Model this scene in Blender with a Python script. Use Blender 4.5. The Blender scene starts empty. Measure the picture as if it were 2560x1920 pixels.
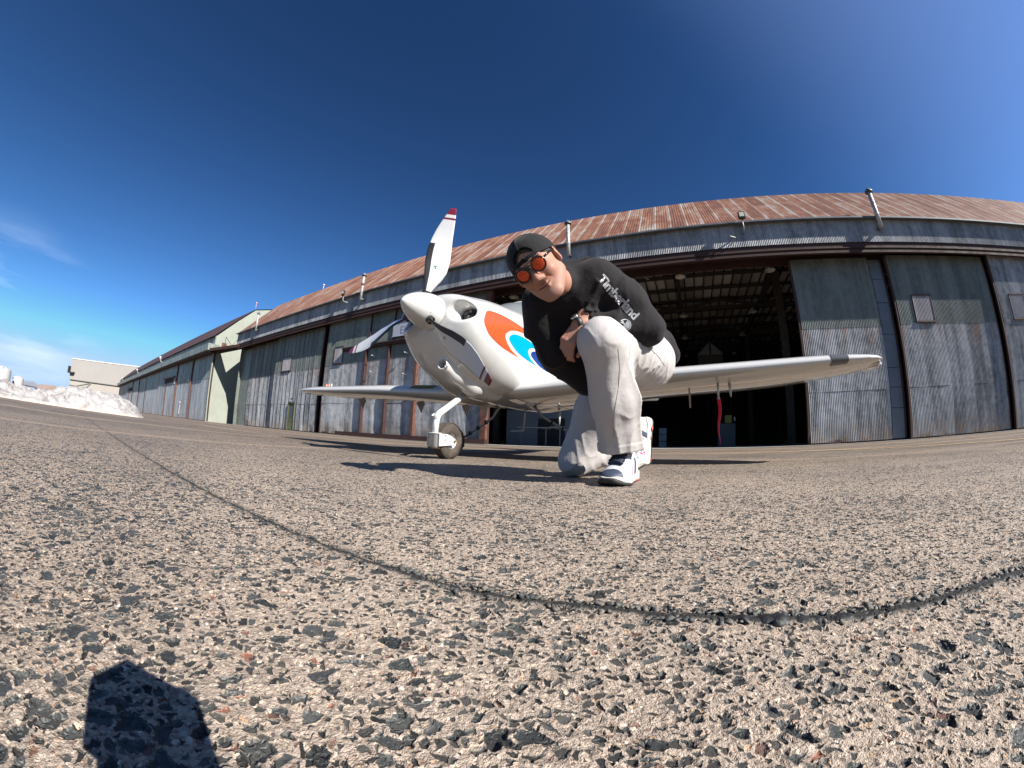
import bpy, bmesh, math, random
import numpy as np
from mathutils import Vector, Matrix, Euler
sc = bpy.context.scene
R_ = math.radians
# ------------------------------------------------------------------ camera (wide action camera near the ground)
CAMH = 0.17
PITCH, ROLL = 0.1556, 0.0348
cr, sr, cp, sp = math.cos(ROLL), math.sin(ROLL), math.cos(PITCH), math.sin(PITCH)
ROT = Matrix(((1, 0, 0), (0, -sp, -cp), (0, cp, -sp))) @ Matrix(((cr, -sr, 0), (sr, cr, 0), (0, 0, 1)))
cd = bpy.data.cameras.new('camera'); cam = bpy.data.objects.new('camera', cd)
sc.collection.objects.link(cam); sc.camera = cam
cam.matrix_world = Matrix.Translation((0, 0, CAMH)) @ ROT.to_4x4()
cd.type = 'PANO'; cd.sensor_fit = 'HORIZONTAL'; cd.sensor_width = 36; cd.clip_start = 0.01; cd.clip_end = 6000
def setcam(**kw):
    for k, v in kw.items():
        done = False
        for tgt in (cd, getattr(cd, 'cycles', None)):
            if tgt is not None and hasattr(tgt, k):
                try: setattr(tgt, k, v); done = True; break
                except Exception: pass
        if not done: print('camera prop missing', k)
setcam(panorama_type='FISHEYE_LENS_POLYNOMIAL')
setcam(fisheye_fov=R_(200), fisheye_polynomial_k0=0.0, fisheye_polynomial_k1=-1.37/18, fisheye_polynomial_k2=0.0,
       fisheye_polynomial_k3=0.0836/18**3, fisheye_polynomial_k4=0.0)
# ------------------------------------------------------------------ sky and sun
SUN_AZ, SUN_EL = R_(130.0), R_(36.0)
SUN_DIR = Vector((math.sin(SUN_AZ)*math.cos(SUN_EL), math.cos(SUN_AZ)*math.cos(SUN_EL), math.sin(SUN_EL)))
w = bpy.data.worlds.new('World'); sc.world = w; w.use_nodes = True
wt = w.node_tree; wt.nodes.clear()
wo = wt.nodes.new('ShaderNodeOutputWorld'); bg = wt.nodes.new('ShaderNodeBackground')
sky = wt.nodes.new('ShaderNodeTexSky'); sky.sky_type = 'NISHITA'; sky.sun_disc = False
sky.sun_elevation = SUN_EL; sky.sun_rotation = SUN_AZ
sky.air_density = 1.0; sky.dust_density = 0.0; sky.ozone_density = 6.0; sky.altitude = 200
bg.inputs['Strength'].default_value = 0.05
# thin high cloud low in the west: noise in sky directions
tc = wt.nodes.new('ShaderNodeTexCoord'); mp = wt.nodes.new('ShaderNodeMapping')
mp.inputs['Scale'].default_value = (1.2, 1.2, 9.0)
mp.inputs['Rotation'].default_value = (0.1, 0.12, 0)
nz = wt.nodes.new('ShaderNodeTexNoise'); nz.inputs['Scale'].default_value = 2.2; nz.inputs['Detail'].default_value = 6
rp = wt.nodes.new('ShaderNodeValToRGB'); rp.color_ramp.elements[0].position = 0.45; rp.color_ramp.elements[1].position = 0.8
dot = wt.nodes.new('ShaderNodeVectorMath'); dot.operation = 'DOT_PRODUCT'; dot.inputs[1].default_value = (-0.965, 0.25, 0.06)
ms = wt.nodes.new('ShaderNodeMapRange'); ms.inputs[1].default_value = 0.955; ms.inputs[2].default_value = 1.0; ms.interpolation_type = 'SMOOTHSTEP'
mu = wt.nodes.new('ShaderNodeMath'); mu.operation = 'MULTIPLY'
mu2 = wt.nodes.new('ShaderNodeMath'); mu2.operation = 'MULTIPLY'; mu2.inputs[1].default_value = 0.75
mx = wt.nodes.new('ShaderNodeMixRGB'); mx.inputs[2].default_value = (9.0, 10.5, 13.0, 1)
L = wt.links.new
L(tc.outputs['Generated'], mp.inputs['Vector']); L(mp.outputs[0], nz.inputs['Vector']); L(nz.outputs[0], rp.inputs[0])
L(tc.outputs['Generated'], dot.inputs[0]); L(dot.outputs['Value'], ms.inputs[0])
L(rp.outputs[0], mu.inputs[0]); L(ms.outputs[0], mu.inputs[1]); L(mu.outputs[0], mu2.inputs[0]); L(mu2.outputs[0], mx.inputs[0])
hs = wt.nodes.new('ShaderNodeGamma'); hs.inputs['Gamma'].default_value = 1.5
tint = wt.nodes.new('ShaderNodeMixRGB'); tint.blend_type = 'MULTIPLY'; tint.inputs[0].default_value = 1; tint.inputs[2].default_value = (0.455, 0.52, 0.485, 1)
aur = wt.nodes.new('ShaderNodeVectorMath'); aur.operation = 'DOT_PRODUCT'; aur.inputs[1].default_value = tuple(SUN_DIR)     # soft aureole of sky haze round the sun
aum = wt.nodes.new('ShaderNodeMapRange'); aum.inputs[1].default_value = 0.42; aum.inputs[2].default_value = 1.0; aum.interpolation_type = 'SMOOTHSTEP'
auc = wt.nodes.new('ShaderNodeMixRGB'); auc.inputs[1].default_value = (0, 0, 0, 1); auc.inputs[2].default_value = (.98, 1.28, 2.1, 1)
aad = wt.nodes.new('ShaderNodeMixRGB'); aad.blend_type = 'ADD'; aad.inputs[0].default_value = 1
L(tc.outputs['Generated'], aur.inputs[0]); L(aur.outputs['Value'], aum.inputs[0]); L(aum.outputs[0], auc.inputs[0])
L(sky.outputs[0], hs.inputs['Color']); L(hs.outputs[0], tint.inputs[1]); L(tint.outputs[0], aad.inputs[1]); L(auc.outputs[0], aad.inputs[2]); clp = wt.nodes.new('ShaderNodeVectorMath'); clp.operation = 'MINIMUM'; clp.inputs[1].default_value = (4.1, 5.95, 8.3)
L(aad.outputs[0], clp.inputs[0]); L(clp.outputs[0], mx.inputs[1]); L(mx.outputs[0], bg.inputs[0]); L(bg.outputs[0], wo.inputs[0])
sd = bpy.data.lights.new('sun', 'SUN'); sd.energy = 5.0; sd.angle = R_(0.53); sd.color = (1.0, 0.95, 0.87)
so = bpy.data.objects.new('sun', sd); sc.collection.objects.link(so); so.location = (10, -8, 20)
so.rotation_euler = SUN_DIR.to_track_quat('Z', 'Y').to_euler()
sc.view_settings.view_transform = 'Standard'; sc.view_settings.look = 'None'
sc.view_settings.exposure = 1.2; sc.view_settings.gamma = 1.0
sc.cycles.use_denoising = True
sc.cycles.max_bounces = 8; sc.cycles.diffuse_bounces = 5; sc.cycles.glossy_bounces = 3; sc.cycles.transmission_bounces = 4
sc.cycles.caustics_reflective = False; sc.cycles.caustics_refractive = False
rng = random.Random(7); nrg = np.random.default_rng(5)
# ------------------------------------------------------------------ helpers: tagging, meshes, node materials
COL = sc.collection
def tag(o, label=None, cat=None, group=None, kind=None):
    if label: o['label'] = label
    if cat: o['category'] = cat
    if group: o['group'] = group
    if kind: o['kind'] = kind
    return o
def empty(name, loc=(0, 0, 0), rotz=0.0, parent=None):
    o = bpy.data.objects.new(name, None); COL.objects.link(o); o.location = loc
    o.rotation_euler = (0, 0, rotz); o.empty_display_size = 0.2
    if parent: o.parent = parent
    return o
def link(name, me, mat=None, parent=None, smooth=False):
    o = bpy.data.objects.new(name, me); COL.objects.link(o)
    if mat is not None:
        for m in (mat if isinstance(mat, (list, tuple)) else [mat]): me.materials.append(m)
    if parent: o.parent = parent
    if smooth: me.polygons.foreach_set('use_smooth', [True]*len(me.polygons))
    return o
class MB:
    """collects simple solids and builds ONE mesh object"""
    def __init__(s): s.v = []; s.f = []; s.mi = []; s.sm = []
    def add(s, vs, fs, mi=0, sm=False):
        b = len(s.v); s.v += [tuple(map(float, v)) for v in vs]
        s.f += [tuple(b+i for i in f) for f in fs]; s.mi += [mi]*len(fs); s.sm += [sm]*len(fs); return s
    def box(s, x0, x1, y0, y1, z0, z1, mi=0, M=None):
        vs = [(x, y, z) for x in (x0, x1) for y in (y0, y1) for z in (z0, z1)]
        if M is not None: vs = [tuple(M @ Vector(v)) for v in vs]
        return s.add(vs, [(0, 1, 3, 2), (4, 6, 7, 5), (0, 4, 5, 1), (2, 3, 7, 6), (0, 2, 6, 4), (1, 5, 7, 3)], mi)
    def beam(s, a, b, w, h=None, mi=0, up=(0, 0, 1)):
        a, b = Vector(a), Vector(b); h = w if h is None else h
        d = (b-a); n = d.normalized(); u = Vector(up)
        if abs(n.dot(u)) > 0.98: u = Vector((1, 0, 0))
        x = n.cross(u).normalized(); y = x.cross(n)
        vs = [p + x*sx*w/2 + y*sy*h/2 for p in (a, b) for sx, sy in ((-1, -1), (1, -1), (1, 1), (-1, 1))]
        return s.add(vs, [(3, 2, 1, 0), (4, 5, 6, 7), (0, 1, 5, 4), (1, 2, 6, 5), (2, 3, 7, 6), (3, 0, 4, 7)], mi)
    def tube(s, pts, rad, n=12, mi=0, caps=True, flat=1.0, sm=True):
        pts = [Vector(p) for p in pts]; rads = rad if isinstance(rad, (list, tuple)) else [rad]*len(pts)
        u = None; rings = []
        for i, p in enumerate(pts):
            t = (pts[min(i+1, len(pts)-1)] - pts[max(i-1, 0)]).normalized()
            if u is None: u = t.orthogonal().normalized()
            u = (u - t*u.dot(t)).normalized(); vv = t.cross(u)
            rings.append([p + (u*math.cos(k*2*math.pi/n)*rads[i]*flat + vv*math.sin(k*2*math.pi/n)*rads[i]) for k in range(n)])
        vs = [q for r in rings for q in r]; fs = []
        for i in range(len(pts)-1):
            for k in range(n):
                fs.append((i*n+k, i*n+(k+1) % n, (i+1)*n+(k+1) % n, (i+1)*n+k))
        s.add(vs, fs, mi, sm)
        if caps:
            b = len(s.v)-len(vs); s.f += [tuple(b+k for k in reversed(range(n))), tuple(b+(len(pts)-1)*n+k for k in range(n))]
            s.mi += [mi]*2; s.sm += [False]*2
        return s
    def lathe(s, prof, M=None, n=24, mi=0, caps=False):
        """prof: (r, z) pairs round local Z"""
        M = M or Matrix.Identity(4); vs = []; fs = []
        for r, z in prof:
            for k in range(n):
                a = 2*math.pi*k/n; vs.append(M @ Vector((r*math.cos(a), r*math.sin(a), z)))
        for i in range(len(prof)-1):
            for k in range(n): fs.append((i*n+k, i*n+(k+1) % n, (i+1)*n+(k+1) % n, (i+1)*n+k))
        s.add(vs, fs, mi, True)
        if caps:
            b = len(s.v)-len(vs); s.f += [tuple(b+k for k in reversed(range(n))), tuple(b+(len(prof)-1)*n+k for k in range(n))]
            s.mi += [mi]*2; s.sm += [False]*2
        return s
    def grid(s, P, nu, nv, mi=0, sm=True):
        """P(i,j) -> point"""
        vs = [P(i, j) for i in range(nu+1) for j in range(nv+1)]
        fs = [(i*(nv+1)+j, (i+1)*(nv+1)+j, (i+1)*(nv+1)+j+1, i*(nv+1)+j+1) for i in range(nu) for j in range(nv)]
        return s.add(vs, fs, mi, sm)
    def build(s, name, mat=None, parent=None, bevel=0.0, fixn=False):
        me = bpy.data.meshes.new(name); me.from_pydata(s.v, [], s.f); me.update()
        o = link(name, me, mat, parent)
        me.polygons.foreach_set('material_index', s.mi); me.polygons.foreach_set('use_smooth', s.sm)
        if fixn or bevel:
            bm = bmesh.new(); bm.from_mesh(me); bmesh.ops.recalc_face_normals(bm, faces=bm.faces)
            if bevel:
                bmesh.ops.bevel(bm, geom=[e for e in bm.edges if len(e.link_faces) == 2 and e.calc_face_angle(0) > 0.6],
                                offset=bevel, segments=2, affect='EDGES', profile=0.6)
            bm.to_mesh(me); bm.free()
        return o
def npmesh(name, V, F4, mat=None, parent=None, smooth=True):
    me = bpy.data.meshes.new(name); V = np.asarray(V, np.float32); F4 = np.asarray(F4, np.int32)
    me.vertices.add(len(V)); me.vertices.foreach_set('co', V.ravel())
    me.loops.add(F4.size); me.loops.foreach_set('vertex_index', F4.ravel())
    me.polygons.add(len(F4)); k = F4.shape[1]
    me.polygons.foreach_set('loop_start', np.arange(len(F4), dtype=np.int32)*k)
    me.update(calc_edges=True); me.validate()
    o = link(name, me, mat, parent)
    if smooth: me.polygons.foreach_set('use_smooth', np.ones(len(me.polygons), bool))
    return o

class M:
    """tiny node-material builder; sockets or constants can be passed anywhere"""
    def __init__(s, name):
        s.m = bpy.data.materials.new(name); s.m.use_nodes = True; s.t = s.m.node_tree; s.t.nodes.clear()
        s.out = s.t.nodes.new('ShaderNodeOutputMaterial'); s.b = s.t.nodes.new('ShaderNodeBsdfPrincipled')
        s.t.links.new(s.b.outputs[0], s.out.inputs[0]); s._tc = None
    def put(s, inp, v):
        if v is None: return
        if isinstance(v, bpy.types.NodeSocket): s.t.links.new(v, inp)
        elif inp.type == 'RGBA' and isinstance(v, (tuple, list)): inp.default_value = tuple(v) if len(v) == 4 else (*v, 1)
        elif inp.type == 'RGBA': inp.default_value = (v, v, v, 1)
        elif inp.type == 'VECTOR' and not isinstance(v, (tuple, list)): inp.default_value = (v, v, v)
        else: inp.default_value = v
    def co(s, k='Object'):
        if s._tc is None: s._tc = s.t.nodes.new('ShaderNodeTexCoord')
        return s._tc.outputs[k]
    def vm(s, op, a, b=None, c=None):
        n = s.t.nodes.new('ShaderNodeVectorMath'); n.operation = op; s.put(n.inputs[0], a)
        if op == 'SCALE': s.put(n.inputs['Scale'], b)
        elif b is not None: s.put(n.inputs[1], b)
        return n.outputs['Value'] if op in ('DOT_PRODUCT', 'LENGTH', 'DISTANCE') else n.outputs[0]
    def ma(s, op, a, b=None, c=None, clamp=False):
        n = s.t.nodes.new('ShaderNodeMath'); n.operation = op; n.use_clamp = clamp; s.put(n.inputs[0], a)
        if b is not None: s.put(n.inputs[1], b)
        if c is not None: s.put(n.inputs[2], c)
        return n.outputs[0]
    def xyz(s, v):
        n = s.t.nodes.new('ShaderNodeSeparateXYZ'); s.put(n.inputs[0], v); return n.outputs[0], n.outputs[1], n.outputs[2]
    def cxyz(s, x, y, z):
        n = s.t.nodes.new('ShaderNodeCombineXYZ')
        for i, v in enumerate((x, y, z)): s.put(n.inputs[i], v)
        return n.outputs[0]
    def noise(s, v, scale, detail=4, rough=0.55, dist=0.0, col=False, dim='3D'):
        n = s.t.nodes.new('ShaderNodeTexNoise'); n.noise_dimensions = dim; s.put(n.inputs['Vector'], v); s.put(n.inputs['Scale'], scale)
        s.put(n.inputs['Detail'], detail); s.put(n.inputs['Roughness'], rough); s.put(n.inputs['Distortion'], dist)
        return n.outputs[1 if col else 0]
    def voro(s, v, scale, feat='F1', rand=1.0, dim='3D', metric='EUCLIDEAN', smooth=None):
        n = s.t.nodes.new('ShaderNodeTexVoronoi'); n.voronoi_dimensions = dim; n.feature = feat
        if feat != 'DISTANCE_TO_EDGE': n.distance = metric
        s.put(n.inputs['Vector'], v); s.put(n.inputs['Scale'], scale); s.put(n.inputs['Randomness'], rand)
        if feat == 'DISTANCE_TO_EDGE': return n.outputs['Distance'], None
        return n.outputs['Distance'], n.outputs['Color']
    def white(s, v, dim='1D'):
        n = s.t.nodes.new('ShaderNodeTexWhiteNoise'); n.noise_dimensions = dim
        s.put(n.inputs['W'] if dim == '1D' else n.inputs['Vector'], v); return n.outputs['Value']
    def ramp(s, v, stops, mode='LINEAR'):
        n = s.t.nodes.new('ShaderNodeValToRGB'); cr_ = n.color_ramp; cr_.interpolation = mode
        while len(cr_.elements) < len(stops): cr_.elements.new(0.5)
        for e, (p, c) in zip(cr_.elements, stops): e.position = p; e.color = (c, c, c, 1) if not isinstance(c, (tuple, list)) else (*c, 1)
        s.put(n.inputs[0], v); return n.outputs[0]
    def mr(s, v, a, b, c=0.0, d=1.0, smooth=False):
        n = s.t.nodes.new('ShaderNodeMapRange'); n.clamp = True
        if smooth: n.interpolation_type = 'SMOOTHSTEP'
        for i, q in enumerate((v, a, b, c, d)): s.put(n.inputs[i], q)
        return n.outputs[0]
    def mix(s, f, a, b, mode='MIX'):
        n = s.t.nodes.new('ShaderNodeMixRGB'); n.blend_type = mode; s.put(n.inputs[0], f); s.put(n.inputs[1], a); s.put(n.inputs[2], b); return n.outputs[0]
    def bump(s, h, dist, strength=1.0):
        n = s.t.nodes.new('ShaderNodeBump'); s.put(n.inputs['Height'], h); s.put(n.inputs['Distance'], dist); s.put(n.inputs['Strength'], strength)
        s.t.links.new(n.outputs[0], s.b.inputs['Normal']); return n.outputs[0]
    def set(s, col=None, rough=None, metal=None, spec=None, coat=None, coatr=None, alpha=None, trans=None, ior=None, emis=None, estr=None, sheen=None, sss=None):
        for k, v in (('Base Color', col), ('Roughness', rough), ('Metallic', metal), ('Specular IOR Level', spec), ('Coat Weight', coat),
                     ('Coat Roughness', coatr), ('Alpha', alpha), ('Transmission Weight', trans), ('IOR', ior), ('Emission Color', emis),
                     ('Emission Strength', estr), ('Sheen Weight', sheen), ('Subsurface Weight', sss)):
            if v is not None: s.put(s.b.inputs[k], v)
        return s
def plain(name, col, rough=0.5, metal=0.0, var=0.12, scale=8.0, bump=0.0, bscale=60, **kw):
    """one-colour paint, metal or rubber with slight unevenness"""
    a = M(name); n = a.noise(a.co(), scale, 5, 0.6)
    c = a.mix(1.0, col, a.ramp(n, [(0.25, 1-var*1.6), (0.75, 1+var*0)]), 'MULTIPLY')
    a.set(col=c, rough=a.mr(n, 0.3, 0.7, max(0.02, rough*0.85), min(1, rough*1.15)), metal=metal, **kw)
    if bump: a.bump(a.noise(a.co(), bscale, 4), bump)
    return a.m
# ------------------------------------------------------------------ implicit surfaces -> smooth continuous meshes
def A3(v): return np.asarray(v, np.float64)
def sd_cone(P, a, b, ra, rb):
    a, b = A3(a), A3(b); ba = b-a; t = np.clip(((P-a) @ ba)/(ba @ ba), 0, 1)
    return np.linalg.norm(P-(a+t[:, None]*ba), axis=1)-(ra+(rb-ra)*t)
def frame(rot=None):
    return np.eye(3) if rot is None else np.array(Euler([R_(r) for r in rot]).to_matrix())
def sd_ell(P, c, r, rot=None, Rm=None):
    Q = (P-A3(c)) @ (frame(rot) if Rm is None else Rm); r = A3(r)
    k0 = np.linalg.norm(Q/r, axis=1); k1 = np.linalg.norm(Q/(r*r), axis=1)+1e-9
    return k0*(k0-1.0)/k1
def sd_box(P, c, h, rad=0.0, rot=None, Rm=None):
    Q = np.abs((P-A3(c)) @ (frame(rot) if Rm is None else Rm))-A3(h)+rad
    return np.linalg.norm(np.maximum(Q, 0), axis=1)+np.minimum(Q.max(1), 0)-rad
def smin(a, b, k):
    h = np.maximum(k-np.abs(a-b), 0)/k; return np.minimum(a, b)-h*h*k*0.25
def smax(a, b, k): return -smin(-a, -b, k)
def sd_chain(P, pts, rads, k=0.02):
    d = None
    for i in range(len(pts)-1):
        e = sd_cone(P, pts[i], pts[i+1], rads[i], rads[i+1]); d = e if d is None else smin(d, e, k)
    return d
def surf(fn, lo, hi, h, refine=2, block=8, project=True):
    """blockwise surface nets of fn(P)=0; returns vertices, quads"""
    lo, hi = A3(lo), A3(hi); n = np.ceil((hi-lo)/h/block).astype(int)*block
    G = np.full(n+1, 1.0, np.float32)
    nb = n//block; bi = np.stack(np.meshgrid(*[np.arange(k) for k in nb], indexing='ij'), -1).reshape(-1, 3)
    cen = lo+(bi+0.5)*block*h; dc = fn(cen); act = np.abs(dc) < block*h*1.25
    sgn = np.sign(dc)
    for b_, s_ in zip(bi[~act], sgn[~act]):
        i, j, k = b_*block; G[i:i+block+1, j:j+block+1, k:k+block+1] = s_*block*h
    off = np.stack(np.meshgrid(*[np.arange(block+1)]*3, indexing='ij'), -1).reshape(-1, 3)
    ab = bi[act]
    for c0 in range(0, len(ab), 400):
        cc = ab[c0:c0+400]; pts = (cc[:, None, :]*block+off[None]).reshape(-1, 3)
        d = fn(lo+pts*h).astype(np.float32); G[pts[:, 0], pts[:, 1], pts[:, 2]] = d
    S = G < 0
    nx, ny, nz_ = n
    c8 = [(i, j, k) for i in (0, 1) for j in (0, 1) for k in (0, 1)]
    cnt = sum(S[i:i+nx, j:j+ny, k:k+nz_].astype(np.int8) for i, j, k in c8)
    cells = np.argwhere((cnt > 0) & (cnt < 8)); idx = -np.ones((nx, ny, nz_), np.int64); idx[tuple(cells.T)] = np.arange(len(cells))
    acc = np.zeros((len(cells), 3)); wn = np.zeros(len(cells))
    for a_, b_ in [(p, q) for p in c8 for q in c8 if sum(abs(x-y) for x, y in zip(p, q)) == 1 and p < q]:
        va = G[tuple((cells+a_).T)]; vb = G[tuple((cells+b_).T)]; mk = (va < 0) != (vb < 0)
        t = np.where(mk, va/(va-vb+1e-12), 0)[:, None]
        acc += np.where(mk[:, None], np.array(a_)+t*(np.array(b_)-np.array(a_)), 0); wn += mk
    V = lo+(cells+acc/wn[:, None])*h
    quads = []
    for ax in range(3):
        o1, o2 = [(1, 2), (2, 0), (0, 1)][ax]
        sl0 = [slice(0, n[d]+1) for d in range(3)]; sl1 = list(sl0); sl0[ax] = slice(0, n[ax]); sl1[ax] = slice(1, n[ax]+1)
        df = S[tuple(sl0)] != S[tuple(sl1)]; e = np.argwhere(df)
        e = e[(e[:, o1] > 0) & (e[:, o2] > 0) & (e[:, o1] < n[o1]) & (e[:, o2] < n[o2])]
        u = np.zeros(3, int); u[o1] = 1; v = np.zeros(3, int); v[o2] = 1
        q = np.stack([idx[tuple((e-u-v).T)], idx[tuple((e-v).T)], idx[tuple(e.T)], idx[tuple((e-u).T)]], 1)
        neg = S[tuple(e.T)]; q[~neg] = q[~neg][:, ::-1]; quads.append(q)
    Q = np.concatenate(quads); Q = Q[(Q >= 0).all(1)]
    if project:
        for _ in range(refine):
            e_ = h*0.25; d = fn(V); g = np.stack([fn(V+np.eye(3)[i]*e_)-d for i in range(3)], 1)/e_
            gn = (g*g).sum(1)+1e-6; st = (d/gn)[:, None]*g; ln = np.linalg.norm(st, axis=1, keepdims=True)
            V = V-st*np.minimum(1, h*0.8/(ln+1e-12))
            # tangential relaxation keeps quads even
            s_ = np.zeros_like(V); c_ = np.zeros(len(V))
            for k in range(4):
                np.add.at(s_, Q[:, k], V[Q[:, (k+1) % 4]]); np.add.at(c_, Q[:, k], 1)
                np.add.at(s_, Q[:, k], V[Q[:, (k+3) % 4]]); np.add.at(c_, Q[:, k], 1)
            av = s_/np.maximum(c_, 1)[:, None]-V; nn = g/np.sqrt(gn)[:, None]
            V = V+0.5*(av-(av*nn).sum(1, keepdims=True)*nn)
    return V, Q
def vnoise(P, f, seed=0):
    """cheap smooth pseudo-noise from a few rotated sines"""
    rs = np.random.default_rng(seed); out = np.zeros(len(P))
    for k in range(5):
        d = rs.normal(size=3); d /= np.linalg.norm(d); out += np.sin(P @ d*f*(1+.35*k)+rs.uniform(0, 6.3)+1.3*np.sin(P @ rs.normal(size=3)*f*.4))
    return out/5
# ------------------------------------------------------------------ GROUND: exposed-aggregate concrete apron
HF = Vector((math.cos(-0.4671), math.sin(-0.4671), 0)); HG = Vector((-HF.y, HF.x, 0))   # along / away from the hangar front
JN = Vector((0.415, 0.910, 0))                                                          # normal of the near joint
def ground_mat(name, fine):
    a = M(name); p = a.co()
    dv = a.noise(p, 70, 3, 0.6, col=True); dv = a.vm('SUBTRACT', dv, (0.5, 0.5, 0.5))
    dv2 = a.noise(p, 22, 2, 0.5, col=True); dv2 = a.vm('SUBTRACT', dv2, (0.5, 0.5, 0.5))
    q = a.vm('ADD', a.vm('ADD', p, a.vm('SCALE', dv, 0.012)), a.vm('SCALE', dv2, 0.016))
    x, y, z = a.xyz(q); q = a.cxyz(x, y, 0.0)
    big = a.noise(p, 0.35, 4, 0.6); mid = a.noise(p, 2.3, 4, 0.6)
    # three sizes of stone
    d1, c1 = a.voro(q, 58, dim='2D'); r1, g1, b1 = a.xyz(c1)
    e1 = a.ma('MULTIPLY', a.voro(q, 58, 'DISTANCE_TO_EDGE', dim='2D')[0], 1.0)
    cov = a.ma('MULTIPLY', a.ma('SUBTRACT', a.noise(p, 1.1, 3, 0.6), 0.5), 0.55)
    t1 = a.mr(a.ma('ADD', r1, cov), 0.48, 0.97, 0.42, 0.04)
    s1 = a.ma('SUBTRACT', e1, t1)
    q2 = a.vm('ADD', q, (3.1, 7.7, 0))
    d2, c2 = a.voro(q2, 128, dim='2D'); r2, g2, b2 = a.xyz(c2)
    e2 = a.voro(q2, 128, 'DISTANCE_TO_EDGE', dim='2D')[0]
    t2 = a.mr(a.ma('ADD', r2, cov), 0.15, 0.88, 0.42, 0.05)
    s2 = a.ma('SUBTRACT', e2, t2)
    d3, c3 = a.voro(a.vm('ADD', q, (1.3, 2.9, 0)), 210, dim='2D'); r3, g3, b3 = a.xyz(c3)
    s3 = a.ma('SUBTRACT', a.mr(r3, 0.3, 1.0, 0.0, 0.5), d3)
    k1 = a.mr(s1, 0.0, 0.03); k2 = a.mr(s2, 0.0, 0.04); k3 = a.mr(s3, 0.0, 0.08)
    fine_n = a.noise(p, 420, 3, 0.7)
    grit = a.voro(p, 330, dim='2D')[1]; gx = a.xyz(grit)[0]
    mat0 = a.mix(a.ma('ADD', a.ma('MULTIPLY', fine_n, 0.6), a.ma('MULTIPLY', gx, 0.42)), (0.080, 0.060, 0.045), (0.60, 0.49, 0.395))
    mat0 = a.mix(a.mr(mid, 0.3, 0.7), mat0, a.mix(1, mat0, (0.80, 0.80, 0.81), 'MULTIPLY'))
    worn = a.mr(a.noise(p, 0.9, 4, 0.6), 0.42, 0.62)
    peb = a.ramp(g3, [(0.0, (0.12, 0.10, 0.09)), (0.3, (0.30, 0.25, 0.21)), (0.55, (0.16, 0.08, 0.055)), (0.7, (0.62, 0.52, 0.42)), (0.85, (0.42, 0.26, 0.14)), (1.0, (0.72, 0.66, 0.58))])
    c = a.mix(a.ma('MULTIPLY', k3, 0.85), mat0, peb)
    vein = a.noise(p, 160, 4, 0.7)
    st2 = a.mix(g2, (0.022, 0.022, 0.021), (0.080, 0.075, 0.068)); st2 = a.mix(a.mr(b2, 0.95, 0.99), st2, (0.20, 0.10, 0.07))
    st1 = a.mix(g1, (0.020, 0.022, 0.022), (0.068, 0.068, 0.064)); st1 = a.mix(a.mr(vein, 0.45, 0.75), st1, a.mix(1, st1, (1.7, 1.75, 1.8), 'MULTIPLY'))
    c = a.mix(k2, c, st2); c = a.mix(k1, c, st1)
    # tyre grime / weathering in broad areas
    grime = a.mr(big, 0.42, 0.68)
    c = a.mix(a.ma('MULTIPLY', grime, 0.55), c, a.mix(1, c, (0.60, 0.56, 0.52), 'MULTIPLY'))
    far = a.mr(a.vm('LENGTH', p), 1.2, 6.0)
    # slab joints: the near one is an open groove, others filled, running along and across the hangar front
    wob = a.ma('SUBTRACT', a.noise(p, 9, 3, 0.6), 0.5); wobf = a.ma('SUBTRACT', a.noise(p, 48, 1, 0.5), 0.5)
    v = a.ma('SUBTRACT', a.vm('DOT_PRODUCT', p, tuple(JN)), 0.349)
    u0 = a.vm('DOT_PRODUCT', p, (JN.y, -JN.x, 0))
    v = a.ma('SUBTRACT', v, a.ma('ADD', a.mr(u0, -.22, -.05, 0, .017, True), a.ma('ADD', a.mr(u0, .03, .18, 0, -.010, True), a.mr(u0, .18, .50, 0, .036, True))))
    v = a.ma('ADD', v, a.ma('ADD', a.ma('MULTIPLY', wob, 0.018), a.ma('MULTIPLY', wobf, 0.014)))
    av = a.ma('ABSOLUTE', v)
    u = a.vm('DOT_PRODUCT', p, (JN.y, -JN.x, 0))
    wid = a.mr(u, -0.25, 0.35, 0.0010, 0.0058)
    gro = a.ma('SUBTRACT', 1.0, a.mr(av, wid, a.ma('ADD', wid, 0.0045), smooth=True))
    edge = a.ma('SUBTRACT', 1.0, a.mr(av, 0.006, 0.03))
    c = a.mix(a.ma('MULTIPLY', edge, 0.45), c, a.mix(1, c, (0.50, 0.49, 0.48), 'MULTIPLY'))
    wall = a.ma('SUBTRACT', 1.0, a.mr(av, a.ma('ADD', wid, 0.0025), a.ma('ADD', wid, 0.005)))
    c = a.mix(a.ma('MULTIPLY', wall, 0.9), c, a.mix(a.noise(p, 140, 3, 0.7), (0.03, 0.03, 0.03), (0.16, 0.145, 0.13)))
    c = a.mix(gro, c, (0.022, 0.021, 0.020))
    ck = a.ma('MULTIPLY', a.ma('SUBTRACT', 1.0, a.mr(a.ma('ABSOLUTE', a.ma('ADD', a.ma('SUBTRACT', u0, 0.118), a.ma('ADD', a.ma('MULTIPLY', wob, 0.05), a.ma('MULTIPLY', wobf, 0.02)))), 0.0008, 0.0024)), a.ma('MULTIPLY', a.mr(v, -0.07, -0.05), a.mr(v, 0.0, -0.01)))
    c = a.mix(ck, c, (0.015, 0.015, 0.015))
    # pale worn bands across (towards the hangar) and dark seams along it
    wb = a.ma('MULTIPLY', a.ma('SUBTRACT', a.noise(p, 0.9, 3, 0.6), 0.5), 0.35)
    fx = a.ma('ADD', a.vm('DOT_PRODUCT', p, tuple(HF)), wb); gy = a.ma('ADD', a.vm('DOT_PRODUCT', p, tuple(HG)), wb)
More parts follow.
